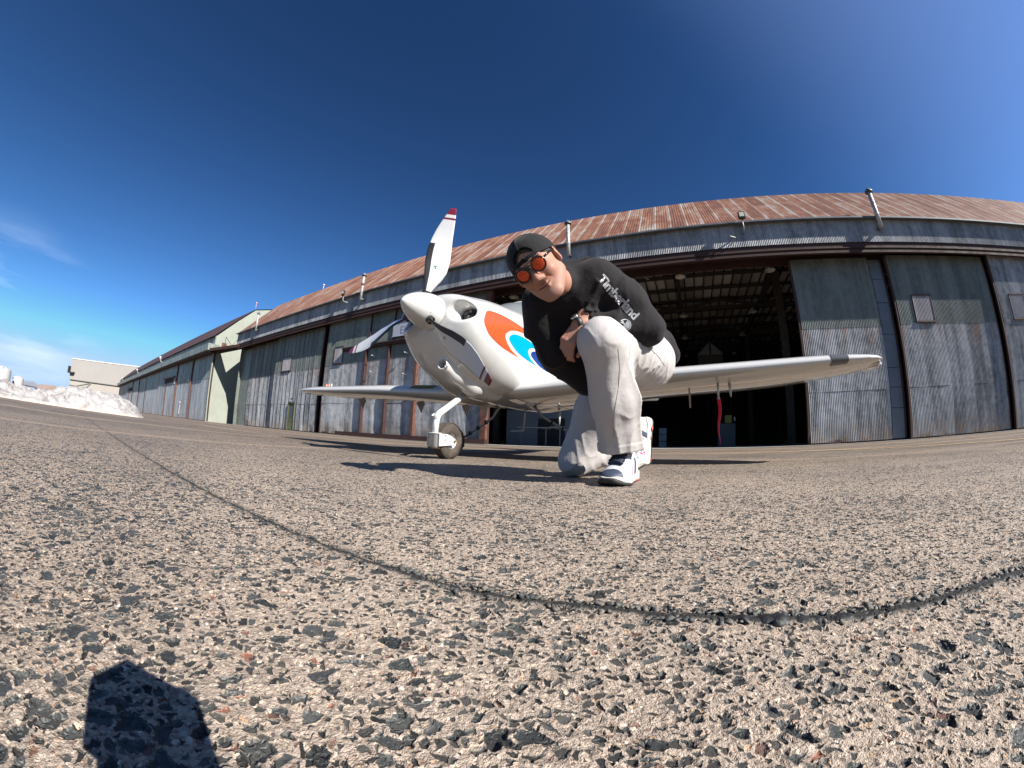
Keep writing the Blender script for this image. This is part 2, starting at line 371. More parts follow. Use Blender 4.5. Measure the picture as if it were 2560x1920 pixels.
    def band(coord, pos, w_, s_): return a.ma('MULTIPLY', a.ma('SUBTRACT', 1.0, a.mr(a.ma('ABSOLUTE', a.ma('SUBTRACT', coord, pos)), w_*0.35, w_)), s_)
    pale = band(fx, -3.25, 0.13, 0.55)
    for pos, w_, s_ in ((-6.2, 0.22, 0.6), (-10.5, 0.35, 0.45), (2.9, 0.12, 0.25), (6.0, 0.2, 0.3)): pale = a.ma('MAXIMUM', pale, band(fx, pos, w_, s_))
    for pos, w_, s_ in ((3.9, 0.25, 0.35), (7.3, 0.5, 0.5), (10.8, 0.6, 0.45), (13.2, 0.5, 0.5)): pale = a.ma('MAXIMUM', pale, band(gy, pos, w_, s_))
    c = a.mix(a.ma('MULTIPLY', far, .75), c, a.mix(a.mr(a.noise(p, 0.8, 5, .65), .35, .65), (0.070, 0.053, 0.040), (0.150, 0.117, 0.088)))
    c = a.mix(pale, c, (0.31, 0.23, 0.165))
    seam = band(gy, 5.2, 0.03, 0.6)
    for pos, w_, s_ in ((9.1, 0.05, 0.6), (12.6, 0.06, 0.6)): seam = a.ma('MAXIMUM', seam, band(gy, pos, w_, s_))
    for pos, w_, s_ in ((-4.6, 0.03, 0.5), (4.4, 0.03, 0.5)): seam = a.ma('MAXIMUM', seam, band(fx, pos, w_, s_))
    c = a.mix(seam, c, (0.05, 0.045, 0.04))
    rr = a.mix(a.ma('MAXIMUM', k1, k2), 0.85, 0.5)
    a.set(col=c, rough=rr, spec=0.35)
    # height in metres
    h = a.ma('MULTIPLY', a.ma('SUBTRACT', fine_n, 0.5), 0.0026)
    h = a.ma('ADD', h, a.ma('MULTIPLY', a.ma('SUBTRACT', a.noise(p, 120, 3), 0.5), 0.0052))
    h = a.ma('MULTIPLY', h, a.ma('SUBTRACT', 1.0, a.ma('MULTIPLY', a.ma('MAXIMUM', k1, k2), 0.72)))
    h = a.ma('ADD', h, a.ma('MULTIPLY', a.mr(s1, 0.0, 0.12), a.mr(b1, 0, 1, 0.0002, 0.0034)))
    h = a.ma('ADD', h, a.ma('MULTIPLY', a.mr(s2, 0.0, 0.12), a.mr(b2, 0, 1, 0.0002, 0.0022)))
    h = a.ma('ADD', h, a.ma('MULTIPLY', k3, 0.0007))
    h = a.ma('SUBTRACT', h, a.ma('MULTIPLY', gro, 0.0018))
    h = a.ma('SUBTRACT', h, a.ma('MULTIPLY', edge, a.ma('MULTIPLY', a.noise(p, 60, 3, 0.7), 0.003)))
    dn = a.t.nodes.new('ShaderNodeDisplacement'); dn.inputs['Midlevel'].default_value = 0.0
    dn.inputs['Scale'].default_value = 1.0; a.put(dn.inputs['Height'], h); a.t.links.new(dn.outputs[0], a.out.inputs['Displacement'])
    a.m.displacement_method = 'BOTH'
    return a.m
def build_ground():
    fr = [-105 + i*0.23 for i in range(int(210/0.23)+1)]
    bk = [105 + i*5.0 for i in range(1, 30)]
    az = np.radians(np.array(fr+[b for b in bk if b < 254.5])); nA = len(az)
    r = [0.035]
    while r[-1] < 9.0: r.append(r[-1]*1.0055 if r[-1] > 0.2 else r[-1]*1.02)
    while r[-1] < 4500: r.append(r[-1]*1.12)
    r = np.array(r); nR = len(r)
    X = (r[:, None]*np.sin(az)[None]).ravel(); Y = (r[:, None]*np.cos(az)[None]).ravel()
    V = np.stack([X, Y, np.zeros_like(X)], 1); V = np.vstack([V, [[0, 0, 0]]])
    i = np.arange(nR-1)[:, None]; k = np.arange(nA)[None]; k2 = (k+1) % nA
    F = np.stack([i*nA+k, i*nA+k2, (i+1)*nA+k2, (i+1)*nA+k], -1).reshape(-1, 4)[:, ::-1]
    o = npmesh('ground', V[:-1], F, ground_mat('concrete_aggregate', True)); tag(o, 'weathered exposed aggregate concrete apron', None, None, 'structure')
    return o
build_ground()
# yellow taxi line at the right, painted sheet 4 mm above the concrete
def strip(name, pts, wd, mat, z=0.006):
    m = MB(); n = len(pts)-1
    P = [Vector(p) for p in pts]
    def f(i, j):
        t = (P[min(i+1, n)]-P[max(i-1, 0)]).normalized(); s_ = Vector((-t.y, t.x, 0))
        return P[i] + s_*wd*(j-0.5) + Vector((0, 0, z))
    m.grid(f, n, 1); return m.build(name, mat)
a = M('worn_yellow_paint'); n_ = a.noise(a.co(), 30, 5, 0.7); a.set(col=a.mix(a.mr(n_, 0.42, 0.6), (0.75, 0.45, 0.10), (0.42, 0.33, 0.24)), rough=0.8)
yl = strip('taxi_line', [(3.2, 7.2, 0), (4.6, 5.9, 0), (5.6, 4.4, 0), (6.1, 2.9, 0), (6.4, 1.2, 0), (6.6, -2, 0)], 0.10, a.m)
tag(yl, 'worn yellow taxi line painted on the concrete', None, None, 'structure')

# broken aggregate along the open joint, and the strip of old sealant pushed up out of it
def joint_v(u):
    def ss(x, a_, b_): t = np.clip((x-a_)/(b_-a_), 0, 1); return t*t*(3-2*t)
    return .349+.017*ss(u, -.22, -.05)-.010*ss(u, .03, .18)+.036*ss(u, .18, .50)
def rubble():
    r0 = np.random.default_rng(11); lib_ = []
    for k in range(14):                                     # a few angular chips: hulls of scattered points
        bm = bmesh.new(); pts = r0.normal(size=(11, 3)); pts /= np.linalg.norm(pts, axis=1, keepdims=True); pts *= r0.uniform(.75, 1.1, (11, 1))
        for p_ in pts: bm.verts.new(p_)
        h_ = bmesh.ops.convex_hull(bm, input=bm.verts); dl = [v for v in h_['geom_interior'] if isinstance(v, bmesh.types.BMVert)]; bmesh.ops.delete(bm, geom=dl, context='VERTS'); bmesh.ops.triangulate(bm, faces=bm.faces)
        bm.verts.index_update(); bm.verts.ensure_lookup_table(); lib_.append((np.array([v.co[:] for v in bm.verts]), np.array([[v.index for v in f.verts] for f in bm.faces]))); bm.free()
    nv = 0
    Vs, Fs = [], []; u = -2.6
    while u < .75:
        k = float(np.clip(1.0-(-u-.1)*.55, .30, 1.0)); size = r0.uniform(.0018, .0070)*k*(1.4 if r0.random() < .10 else 1)
        side = 1 if r0.random() < .78 else -1
        off = side*(r0.uniform(.003, .0085)*k+.002+size*.45)
        v = joint_v(u)+off+r0.normal()*.0012
        s3 = size*np.array([r0.uniform(.8, 1.6), r0.uniform(.6, 1.0), r0.uniform(.45, .8)])
        base, fc = lib_[r0.integers(14)]; pts = base*s3
        q = r0.uniform(0, 6.28); c_, s_ = math.cos(q), math.sin(q); pts = np.stack([pts[:, 0]*c_-pts[:, 1]*s_, pts[:, 0]*s_+pts[:, 1]*c_, pts[:, 2]], 1)
        p0 = np.array([JN.x*v+JN.y*u, JN.y*v-JN.x*u, -size*.05+.0022]); Fs.append(fc+nv); nv += len(pts); Vs.append(pts+p0); u += r0.uniform(.0012, .0052)*(1.0 if u > -.9 else 2.2)
    a = M('joint_stone'); n1 = a.noise(a.co(), 90, 2, .5); n2 = a.noise(a.co(), 420, 4, .6)
    a.set(col=a.mix(a.mr(n1, .45, .75), a.mix(n2, (.020, .022, .022), (.085, .085, .082)), a.mix(n2, (.10, .08, .06), (.34, .28, .22))), rough=.6, spec=.4); a.bump(n2, .0008)
    o = npmesh('joint_rubble', np.concatenate(Vs), np.concatenate(Fs), a.m, smooth=False); tag(o, 'broken dark stones lining the open joint between the concrete slabs', 'rubble', None, 'stuff')
rubble()
def sealant(P):
    u = P[:, 0]*JN.y-P[:, 1]*JN.x; v = P[:, 0]*JN.x+P[:, 1]*JN.y-joint_v(u)
    w_ = .0095*np.clip((u+.02)/.10, 0, 1)*np.clip((.215-u)/.03, 0, 1)*(1+.20*np.sin(u*70)+.16*np.sin(u*171+1)+.10*np.sin(u*330))
    return np.sqrt(v*v+((P[:, 2]+.0022)*1.5)**2)-w_
Vx, Qx = surf(sealant, (-.1, .15, -.02), (.42, .48, .02), .003, refine=2)
o = npmesh('joint_sealant', Vx, Qx, plain('black_tar', (.010, .010, .011), .62, bump=.003, bscale=90)); tag(o, 'black tar sealant strip bulging out of the slab joint in the foreground', 'sealant strip')
# ------------------------------------------------------------------ HANGAR materials
def zinc(name, base=(0.150, 0.155, 0.163), light=(0.48, 0.485, 0.495), z_seam=None, rust=0.5, bottom=0.0, green=False):
    """weathered galvanised corrugated sheet: sheet-to-sheet tone, vertical run-off streaks, rust below seams and at the foot"""
    a = M(name); p = a.co(); x, y, z = a.xyz(p)
    st = a.noise(a.cxyz(a.ma('MULTIPLY', x, 2.6), a.ma('MULTIPLY', y, 2.6), a.ma('MULTIPLY', z, 0.22)), 1.0, 7, 0.68)
    st2 = a.noise(a.cxyz(a.ma('MULTIPLY', x, 0.55), a.ma('MULTIPLY', y, 0.55), a.ma('MULTIPLY', z, 0.45)), 1.0, 5, 0.6)
    pan = a.white(a.ma('FLOOR', a.ma('DIVIDE', x, 0.66)))
    blot = a.noise(p, 3.4, 6, 0.72)
    f = a.ma('ADD', a.ma('MULTIPLY', st, 0.75), a.ma('ADD', a.ma('MULTIPLY', st2, 0.35), a.ma('MULTIPLY', pan, 0.14)))
    f = a.ma('ADD', f, a.ma('MULTIPLY', a.ma('SUBTRACT', blot, 0.5), 0.5))
    c = a.ramp(f, [(0.34, tuple(k*0.55 for k in base)), (0.52, base), (0.66, tuple((b+l)/2 for b, l in zip(base, light))), (0.84, light)])
    if green:
        gm = a.mr(a.noise(p, 1.6, 6, 0.7), 0.35, 0.65)
        c = a.mix(a.ma('MULTIPLY', gm, 0.5), c, (0.135, 0.155, 0.125))
    rn = a.noise(a.cxyz(a.ma('MULTIPLY', x, 5.0), y, a.ma('MULTIPLY', z, 0.35)), 1.0, 5, 0.7)
    rm = a.mr(rn, 0.60, 0.78)
    if z_seam is not None:
        dz = a.mr(a.ma('SUBTRACT', z_seam, z), 0.0, 1.1, 1.0, 0.0)
        below = a.mr(a.ma('SUBTRACT', z_seam, z), -0.02, 0.02)
        rl = a.ma('MULTIPLY', a.ma('MULTIPLY', dz, below), a.mr(a.noise(a.cxyz(a.ma('MULTIPLY', x, 2.2), y, a.ma('MULTIPLY', z, 0.2)), 1.0, 5, 0.75), 0.50, 0.66))
        c = a.mix(a.ma('MULTIPLY', rl, rust), c, (0.27, 0.11, 0.055))
    c = a.mix(a.ma('MULTIPLY', rm, rust*0.5), c, (0.22, 0.12, 0.08))
    if bottom:
        bz = a.ma('MULTIPLY', a.mr(z, 0.1, 1.0, 1.0, 0.0), a.mr(blot, 0.42, 0.60))
        c = a.mix(a.ma('MULTIPLY', bz, bottom), c, a.mix(st, (0.10, 0.07, 0.04), (0.30, 0.16, 0.07)))
    a.set(col=c, rough=a.mr(f, 0.3, 0.8, 0.62, 0.42), metal=0.1, spec=0.4)
    # dents
    a.bump(a.noise(a.cxyz(a.ma('MULTIPLY', x, 1.7), y, a.ma('MULTIPLY', z, 0.5)), 1.0, 4, 0.6), 0.03)
    return a.m
def rusty_roof(name):
    a = M(name); p = a.co(); x, y, z = a.xyz(p)
    cell = a.ma('FLOOR', a.ma('DIVIDE', x, 0.72)); row = a.ma('FLOOR', a.ma('DIVIDE', z, 1.9))
    r = a.white(a.cxyz(cell, row, 0.0), '3D')
    r = a.ma('ADD', a.ma('MULTIPLY', r, 0.75), a.ma('MULTIPLY', a.white(cell), 0.25))
    lap = a.ma('ABSOLUTE', a.ma('SUBTRACT', a.ma('FRACT', a.ma('DIVIDE', x, 0.72)), 0.5))
    laps = a.mr(lap, 0.36, 0.5)
    n = a.noise(a.cxyz(a.ma('MULTIPLY', x, 3.2), a.ma('MULTIPLY', y, 0.8), a.ma('MULTIPLY', z, 0.8)), 1.0, 6, 0.7)
    n2 = a.noise(p, 0.9, 4, 0.6); n3 = a.noise(p, 14, 4, 0.7)
    f = a.ma('ADD', a.ma('ADD', a.ma('MULTIPLY', n, 1.3), a.ma('MULTIPLY', r, 0.42)), a.ma('SUBTRACT', a.ma('MULTIPLY', n2, 0.55), a.ma('MULTIPLY', laps, 0.42)))
    f = a.ma('ADD', f, a.ma('MULTIPLY', a.ma('SUBTRACT', n3, 0.5), 0.35))
    c = a.ramp(a.ma('MULTIPLY', f, 0.62), [(0.46, (0.25, 0.245, 0.24)), (0.54, (0.205, 0.155, 0.13)), (0.61, (0.205, 0.105, 0.07)), (0.74, (0.145, 0.060, 0.038)), (0.86, (0.10, 0.043, 0.030))])
    a.set(col=c, rough=0.75, metal=0.1, spec=0.3)
    return a.m
MZ_low = zinc('galvanised_sheet', z_seam=4.56, rust=0.85, bottom=0.9)
MZ_up = zinc('green_grey_sheet', base=(0.095, 0.105, 0.10), light=(0.22, 0.235, 0.215), rust=0.12, green=True)
MZ_fas = zinc('fascia_sheet', base=(0.165, 0.172, 0.182), light=(0.38, 0.39, 0.40), rust=0.1)
MROOF = rusty_roof('rusted_roof_sheet')
MRUST = plain('rust_brown_steel', (0.052, 0.020, 0.016), 0.75, 0.1, var=0.35, scale=3, bump=0.004, bscale=30)
MRUSTO = plain('orange_rust_steel', (0.145, 0.058, 0.038), 0.7, 0.1, var=0.4, scale=5, bump=0.003)
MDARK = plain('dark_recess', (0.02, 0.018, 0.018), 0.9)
MPATCH = zinc('pinkish_patch_sheet', base=(0.25, 0.23, 0.24), light=(0.40, 0.37, 0.375), rust=0.08)
MFLAT = plain('flat_grey_sheet', (0.145, 0.16, 0.18), 0.55, 0.3, var=0.3, scale=1.5)
MPIPE = plain('white_flue_paint', (0.48, 0.48, 0.48), 0.45, 0.3, var=0.3, scale=6)
a = M('roof_deck_boards'); p = a.co(); x_, y_, z_ = a.xyz(p)
cl = a.white(a.cxyz(a.ma('FLOOR', a.ma('DIVIDE', a.ma('ADD', x_, 1.3*14.5), .62)), a.ma('FLOOR', a.ma('DIVIDE', a.ma('SUBTRACT', y_, .9), 2.1)), 0.0), '3D')
a.set(col=a.mix(cl, (.40, .34, .28), (.85, .76, .66)), rough=.9); MWOOD = a.m
MTRUSS = plain('truss_timber', (0.075, 0.062, 0.052), 0.85, var=0.4, scale=3)
MGREEN = plain('pale_green_wall_paint', (0.255, 0.275, 0.235), 0.75, var=0.14, scale=0.8, bump=0.004, bscale=3)
MFLOOR = plain('hangar_floor', (0.40, 0.38, 0.35), 0.6, var=0.2, scale=1)
MBROWN = plain('maroon_roof_sheet', (0.055, 0.025, 0.025), 0.75, var=0.25, scale=0.8)
MCREAM = plain('cream_cladding', (0.31, 0.285, 0.255), 0.8, var=0.10, scale=0.15)
MGLASS = plain('dusty_window_glass', (0.06, 0.075, 0.06), 0.25, var=0.4, scale=6)

def corr(name, P0, U, V, lu, lv, pitch=0.076, amp=0.0125, mat=None, parent=None, x0=0.0, jitter=0.0, nrows=1, seg=6):
    """corrugated sheet: P0 corner, U across the waves, V along them"""
    P0, U, V = np.array(P0, float), np.array(U, float), np.array(V, float)
    U /= np.linalg.norm(U); V /= np.linalg.norm(V); N = np.cross(U, V)
    n = max(2, int(lu/pitch*seg)); us = np.linspace(0, lu, n+1)
    off = amp*np.sin((us+x0)*2*np.pi/pitch)
    vs = np.linspace(0, lv, nrows+1); rows = []
    for j, v in enumerate(vs):
        d = off.copy()
        if jitter: d = d + jitter*np.interp(us, np.linspace(0, lu, max(3, int(lu/0.5))), nrg.normal(size=max(3, int(lu/0.5)))) * (1 if j in (0,) else 0.25)
        rows.append(P0 + us[:, None]*U + v*V + d[:, None]*N)
    Vt = np.concatenate(rows); i = np.arange(n)[None, :]; j = np.arange(nrows)[:, None]
    F = np.stack([j*(n+1)+i, j*(n+1)+i+1, (j+1)*(n+1)+i+1, (j+1)*(n+1)+i], -1).reshape(-1, 4)
    return npmesh(name, Vt, F, mat, parent, smooth=True)

D = 14.5; GH = CAMH
def zz(r): return r*D + GH          # facade height from the sight-line ratio measured in the photo's geometry
org = HG*D
hang = empty('aircraft_hangar', org, -0.4671)
tag(hang, 'huge corrugated metal hangar with rusty roof and half open sliding doors behind the airplane', 'hangar')
ZB, ZF, ZE, ZS = zz(0.505), zz(0.535), zz(0.609), zz(0.302)
XL, XR = -2.64*D, 2.6*D
OX0, OX1 = -0.6*D, 0.34*D           # the open part of the doorway
# ---- door leaves: (x0, x1, y offset behind the fascia, kind)
def leaf(x0, x1, y, seg=6, window=None, wz=(0.31, 0.385), mats=(MZ_up, MZ_low), strip=None, battens=0.0, label=None):
    lf = MB()
    lf.box(x0, x0+0.10, y-0.02, y+0.12, 0.03, ZB+0.05); lf.box(x1-0.10, x1, y-0.02, y+0.12, 0.03, ZB+0.05); lf.box(x0+0.05, x1-0.05, y+0.03, y+0.12, 0.03, 0.16); lf.box(x0+0.05, x1-0.05, y+0.03, y+0.11, ZB-.1, ZB)
    fr = lf.build('sliding_door', MRUST, hang)
    if label: fr['label'] = label
    xe = x1-0.1-(strip or 0)
    corr('lower_sheeting', (x0+0.1, y, 0.08), (1, 0, 0), (0, 0, 1), xe-x0-0.1, zz(0.128)-0.08+0.05, mat=mats[1], parent=fr, seg=seg, jitter=0.035, nrows=4)
    corr('middle_sheeting', (x0+0.1, y-0.012, zz(0.128)), (1, 0, 0), (0, 0, 1), xe-x0-0.1, ZS-zz(0.128)+0.05, mat=mats[1], parent=fr, seg=seg, x0=0.02, nrows=2, jitter=0.006)
    corr('upper_sheeting', (x0+0.1, y-0.024, ZS), (1, 0, 0), (0, 0, 1), xe-x0-0.1, ZB+0.1-ZS, mat=mats[0], parent=fr, seg=seg)
    if strip:
        m = MB(); z_ = 0.1
        while z_ < ZB:
            h_ = rng.uniform(0.7, 2.2); m.box(xe+0.01+rng.uniform(0, .02), x1-0.11, y-0.01-rng.uniform(0, .012), y+0.01, z_, min(z_+h_-0.02, ZB)); z_ += h_
        m.build('patch_strip', MFLAT, fr)
    if battens:
        m = MB(); xx = x0+0.1+battens
        while xx < xe-0.2: m.box(xx, xx+0.028, y-0.06, y-0.015, 0.1, ZB); xx += battens
        m.build('batten', MFLAT, fr)
    if window:
        for wx in window:
            wx0, wx1 = wx[0]*D, wx[1]*D
            corr('patched_window', (wx0, y-0.05, zz(wz[0])), (1, 0, 0), (0, 0, 1), wx1-wx0, zz(wz[1])-zz(wz[0]), mat=MPATCH, parent=fr, seg=seg)
            m = MB(); m.box(wx0-.03, wx1+.03, y-0.09, y-0.02, zz(wz[1]), zz(wz[1])+0.04); m.box(wx0-.05, wx1+.05, y-0.11, y-0.02, zz(wz[0])-0.06, zz(wz[0]))
            m.box(wx0-.03, wx0, y-0.08, y-0.02, zz(wz[0]), zz(wz[1])); m.box(wx1, wx1+.03, y-0.08, y-0.02, zz(wz[0]), zz(wz[1]))
            m.build('window_frame', MRUST, fr)
    return fr
leaf(-2.48*D, -2.04*D, 0.96, seg=4, battens=0.9, label='leftmost big door leaf, deep in shade')
f2 = leaf(-2.06*D, -1.564*D, 0.64, seg=4, window=[(-1.962, -1.862)], battens=0.62)
f3 = leaf(-1.51*D, -0.60*D, 0.42, seg=4, window=[(-1.435, -1.372)], battens=0.0)
leaf(0.34*D, 0.652*D, 0.84, seg=6, strip=0.62)
leaf(0.656*D, 1.058*D, 0.62, seg=6, window=[(0.722, 0.79)])
leaf(1.062*D, 1.56*D, 0.38, seg=6, window=[(1.12, 1.19), (1.35, 1.42)], mats=(MZ_low, MZ_low))
leaf(1.565*D, 2.1*D, 0.62, seg=4, window=[(1.7, 1.78)])
leaf(2.105*D, 2.59*D, 0.8, seg=4)
# small personnel door in the second leaf
m = MB(); pd0, pd1 = -1.836*D, -1.772*D
m.box(pd0-.06, pd0, .12, .22, .05, 2.12); m.box(pd1, pd1+.06, .12, .22, .05, 2.12); m.box(pd0-.06, pd1+.06, .12, .22, 2.06, 2.16)
pd = m.build('entry_door', plain('weathered_green_frame', (0.10, 0.10, 0.06), .7, var=.4, scale=4), f2)
m = MB(); m.box(pd0, pd1, .17, .21, .05, 0.85); m.box(pd0, pd1, .17, .21, .85, .92); m.box(pd0, pd0+.12, .17, .21, .92, 2.06); m.box(pd1-.12, pd1, .17, .21, .92, 2.06); m.box(pd0+.12, pd1-.12, .17, .21, 1.9, 2.06)
m.build('entry_door_leaf', plain('faded_green_door', (0.15, 0.16, 0.08), .7, var=.5, scale=5), f2)
m = MB(); m.box(pd0+.12, pd1-.12, .19, .2, .92, 1.9); m.build('entry_door_glass', MGLASS, f2)
m = MB(); m.box(pd0+.3, pd0+.36, .10, .17, 2.35, 2.45); m.box(pd0+.44, pd0+.5, .10, .17, 2.35, 2.45); m.build('door_number', MDARK, f2)
# lower sliding doors built into the third leaf (rail, rusty posts, bottom rail)
m = MB(); zr_ = zz(0.365)
m.box(-1.36*D, -0.86*D, -.10, .12, zr_-.10, zr_+.06); m.box(-1.36*D, -0.86*D, -.16, -.10, zr_+.03, zr_+.1)
m.build('door_rail', MRUST, f3)
for sx, mt, w_ in ((-1.20, MRUST, .09), (-1.062, MRUST, .10), (-0.911, MRUSTO, .17)):
    m = MB(); m.box(sx*D-w_/2, sx*D+w_/2, -.06, .15, .22, zr_-.12); m.build('door_post', mt, f3)
m = MB(); m.box(-0.622*D, -0.600*D, -.06, .17, .05, ZB); m.build('end_post', MRUSTO, f3)
m = MB(); m.box(-1.36*D, -0.60*D, -.10, .14, .03, .26); m.build('bottom_rail', MRUST, f3)
for sx in (-1.193, -1.05):
    m = MB(); m.box(sx*D-.03, sx*D+.03, 0.05, .14, zr_+.1, ZB); m.build('rusty_seam', MRUST, f3)
for sx, r_ in ((-1.149, .3198), (-.964, .3156), (-1.149, .2531), (-.965, .2341)):
    m = MB(); m.lathe([(.0, -.1), (.035, -.1), (.035, 0), (.012, .0), (.012, .2)], Matrix.Translation((sx*D, .1-.1, zz(r_))) @ Matrix.Rotation(R_(90), 4, 'X').inverted() @ Matrix.Translation((0, 0, -.1)), n=10); m.build('bolt_head', MPIPE, f3)
# door sign with arch outline and letters
MSIGN = plain('weathered_sign_face', (0.36, 0.38, 0.44), .6, var=.2, scale=2)
m = MB(); sx0, sx1, sz0, sz1 = -1.052*D, -.80*D, zz(.390), zz(.452); m.box(sx0, sx1, .02, .06, sz0, sz1)
m.box(sx0-.03, sx1+.03, -.01, .02, sz0-.04, sz0); m.box(sx0-.03, sx1+.03, -.01, .02, sz1, sz1+.04)
sg = m.build('wall_sign', MSIGN, f3)
m = MB(); cx, cz = -.965*D, sz1-.05
m.tube([(cx+.62*math.cos(t), .0, cz+.72*math.sin(t)) for t in np.linspace(0, math.pi, 25)], .045, 8); m.build('sign_arch', MSIGN, sg)
def text_obj(name, body, size, mat, parent, M4, extrude=0.004, bold=0.0, spacing=1.0, align='LEFT'):
    cu = bpy.data.curves.new(name, 'FONT'); cu.body = body; cu.size = size; cu.extrude = extrude; cu.offset = bold
    cu.space_character = spacing; cu.align_x = align; cu.resolution_u = 4
    tmp = bpy.data.objects.new(name, cu); COL.objects.link(tmp); dg = bpy.context.evaluated_depsgraph_get()
    me = bpy.data.meshes.new_from_object(tmp.evaluated_get(dg)); bpy.data.objects.remove(tmp); bpy.data.curves.remove(cu)
    me.transform(M4); return link(name, me, mat, parent)
MX = Matrix(((1, 0, 0, 0), (0, 0, -1, 0), (0, 1, 0, 0), (0, 0, 0, 1)))     # text plane XY -> facade XZ facing -Y
text_obj('sign_lettering', 'EIN', .62, plain('sign_letter_paint', (0.17, 0.18, 0.22), .6), sg, Matrix.Translation((-1.012*D, .015, sz0+.12)) @ MX)
# the small door hardware sits on leaves hung a little behind the track
for o_ in list(f2.children):
    if o_.name.startswith(('entry_door', 'door_number')): o_.location.y = 0.39
for o_ in list(f3.children):
    if o_.name.startswith(('door_rail', 'door_post', 'end_post', 'bottom_rail', 'rusty_seam', 'bolt_head', 'wall_sign')): o_.location.y = 0.26
# dark slot between leaves
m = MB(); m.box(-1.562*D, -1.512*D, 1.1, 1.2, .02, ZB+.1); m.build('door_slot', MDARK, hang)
# ---- girder over the doors, fascia, eave
m = MB(); m.box(XL, XR, .04, .16, ZB-.02, ZF+.05); m.box(XL, XR, -.015, .5, ZB+.16, ZB+.20); m.box(XL, XR, -.01, .04, ZB-.04, ZB+.06); m.box(XL, XR, 1.08, 1.18, ZB+.02, ZF+.9)
m.box(XL, XR, .16, 1.08, ZF-.06, ZF-.02)
m.build('door_track_girder', MRUST, hang)
corr('fascia', (XL, 0, ZF), (1, 0, 0), (0, 0, 1), XR-XL, ZE-ZF, mat=MZ_fas, parent=hang, seg=5)
m = MB(); m.box(XL-.1, XR+.1, -.25, 0.3, ZE-.03, ZE+.02); m.box(XL-.1, XR+.1, -.25, -.22, ZE-.05, ZE-.03); m.build('eave_trim', MFLAT, hang)
# ---- roof: steep front slope to a break, then a gentle slope to the ridge and down the far side
WB, ZR1 = 0.29*D, 0.898*D + GH
sl = np.array([0, WB, ZR1-ZE]); ls = float(np.linalg.norm(sl))
corr('front_roof_slope', (XL-.15, -.13, ZE+.02), (1, 0, 0), sl, XR-XL+.3, ls+.05, pitch=.12, amp=.012, mat=MROOF, parent=hang, seg=4, nrows=3)
DEP = 46.0
m = MB(); m.box(XL-.15, XR+.15, 0, 0.001, 0, 0.001)
m = MB(); zt = ZR1+3.6
m.add([(XL-.15, WB, ZR1-.02), (XR+.15, WB, ZR1-.02), (XR+.15, DEP/2, zt), (XL-.15, DEP/2, zt)], [(0, 1, 2, 3)])
m.add([(XL-.15, DEP/2, zt), (XR+.15, DEP/2, zt), (XR+.15, DEP, ZE), (XL-.15, DEP, ZE)], [(0, 1, 2, 3)])
m.build('upper_roof', MROOF, hang)
m = MB(); m.box(XL-.15, XR+.15, WB-.08, WB+.1, ZR1, ZR1+.05); m.build('roof_break_flashing', plain('pale_zinc', (.45, .45, .47), .4, .4), hang)
# end walls, back wall, floor
def endwall(name, x, mat, w_=0.1):
    m = MB(); pr = [(0.64, .0), (.64, ZF), (0.0, ZF), (0.0, ZE), (WB, ZR1-.03), (DEP/2, zt-.03), (DEP, ZE-.03), (DEP, 0)]
    n = len(pr); vs = [(x, y, z) for y, z in pr]+[(x+w_, y, z) for y, z in pr]
    m.add(vs, [tuple(range(n)), tuple(reversed(range(n, 2*n)))]+[(i, (i+1) % n, (i+1) % n+n, i+n) for i in range(n)]); m.build(name, mat, hang)
endwall('end_wall', XL, MZ_up); endwall('end_wall', XR-.1, MZ_up)
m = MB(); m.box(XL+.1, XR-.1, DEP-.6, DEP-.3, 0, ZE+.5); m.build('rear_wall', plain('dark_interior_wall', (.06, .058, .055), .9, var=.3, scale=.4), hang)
m = MB(); m.box(-2.64*D, -2.48*D, .96, 1.02, 0, ZB); m.build('front_wall_return', MZ_up, hang)
fl = MB(); fl.box(XL+.1, XR-.1, .05, DEP-.3, .008, .02); fl.build('hangar_floor', MFLOOR, hang)
# interior: rafters, purlins and braced trusses under the roof
def roofz(y): return 10.45          # boarded deck hung under the roof
def copies(o, locs):
    for l in locs:
        c = o.copy(); COL.objects.link(c); c.location = l; c.parent = o.parent
m = MB(); x = -1.3*D; pr_ = [(1.2, roofz(0)), (12, roofz(0)), (36, roofz(0))]
vs = [(xx, y, z+dz) for xx in (x, x+.07) for dz in (-.16, -.27) for y, z in pr_]
m.add(vs, [(0, 1, 4, 3), (1, 2, 5, 4), (6, 9, 10, 7), (7, 10, 11, 8), (3, 4, 10, 9), (4, 5, 11, 10), (0, 6, 7, 1), (1, 7, 8, 2), (0, 3, 9, 6), (2, 8, 11, 5)])
o_ = m.build('roof_rafter', MTRUSS, hang); copies(o_, [(k*.62, 0, 0) for k in range(1, 61)])
m = MB(); m.beam((-1.3*D, 0, 0), (1.3*D, 0, 0), .16, .16); o_ = m.build('roof_purlin', MTRUSS, hang); o_.location = (0, 3.0, roofz(3.0)-.36)
copies(o_, [(0, y, roofz(y)-.36) for y in np.arange(5.1, 36, 2.1)])
ZTC = 9.6; m = MB(); m.beam((0, .9, ZTC), (0, DEP-.5, ZTC), .22, .35); k = 0; y = 1.2
while y < 32:
    y2 = y+3.4; m.beam((0, y, ZTC if k % 2 else roofz(y)-.4), (0, y2, roofz(y2)-.4 if k % 2 else ZTC), .16, .2); y = y2; k += 1
o_ = m.build('roof_truss', MTRUSS, hang); o_.location = (-1.17*D, 0, 0); copies(o_, [(tx*D, 0, 0) for tx in np.arange(-.78, 1.3, .39)])
m = MB(); y = 4.6
m.beam((-1.3*D, y, ZTC-.25), (1.3*D, y, ZTC-.25), .16, .26)
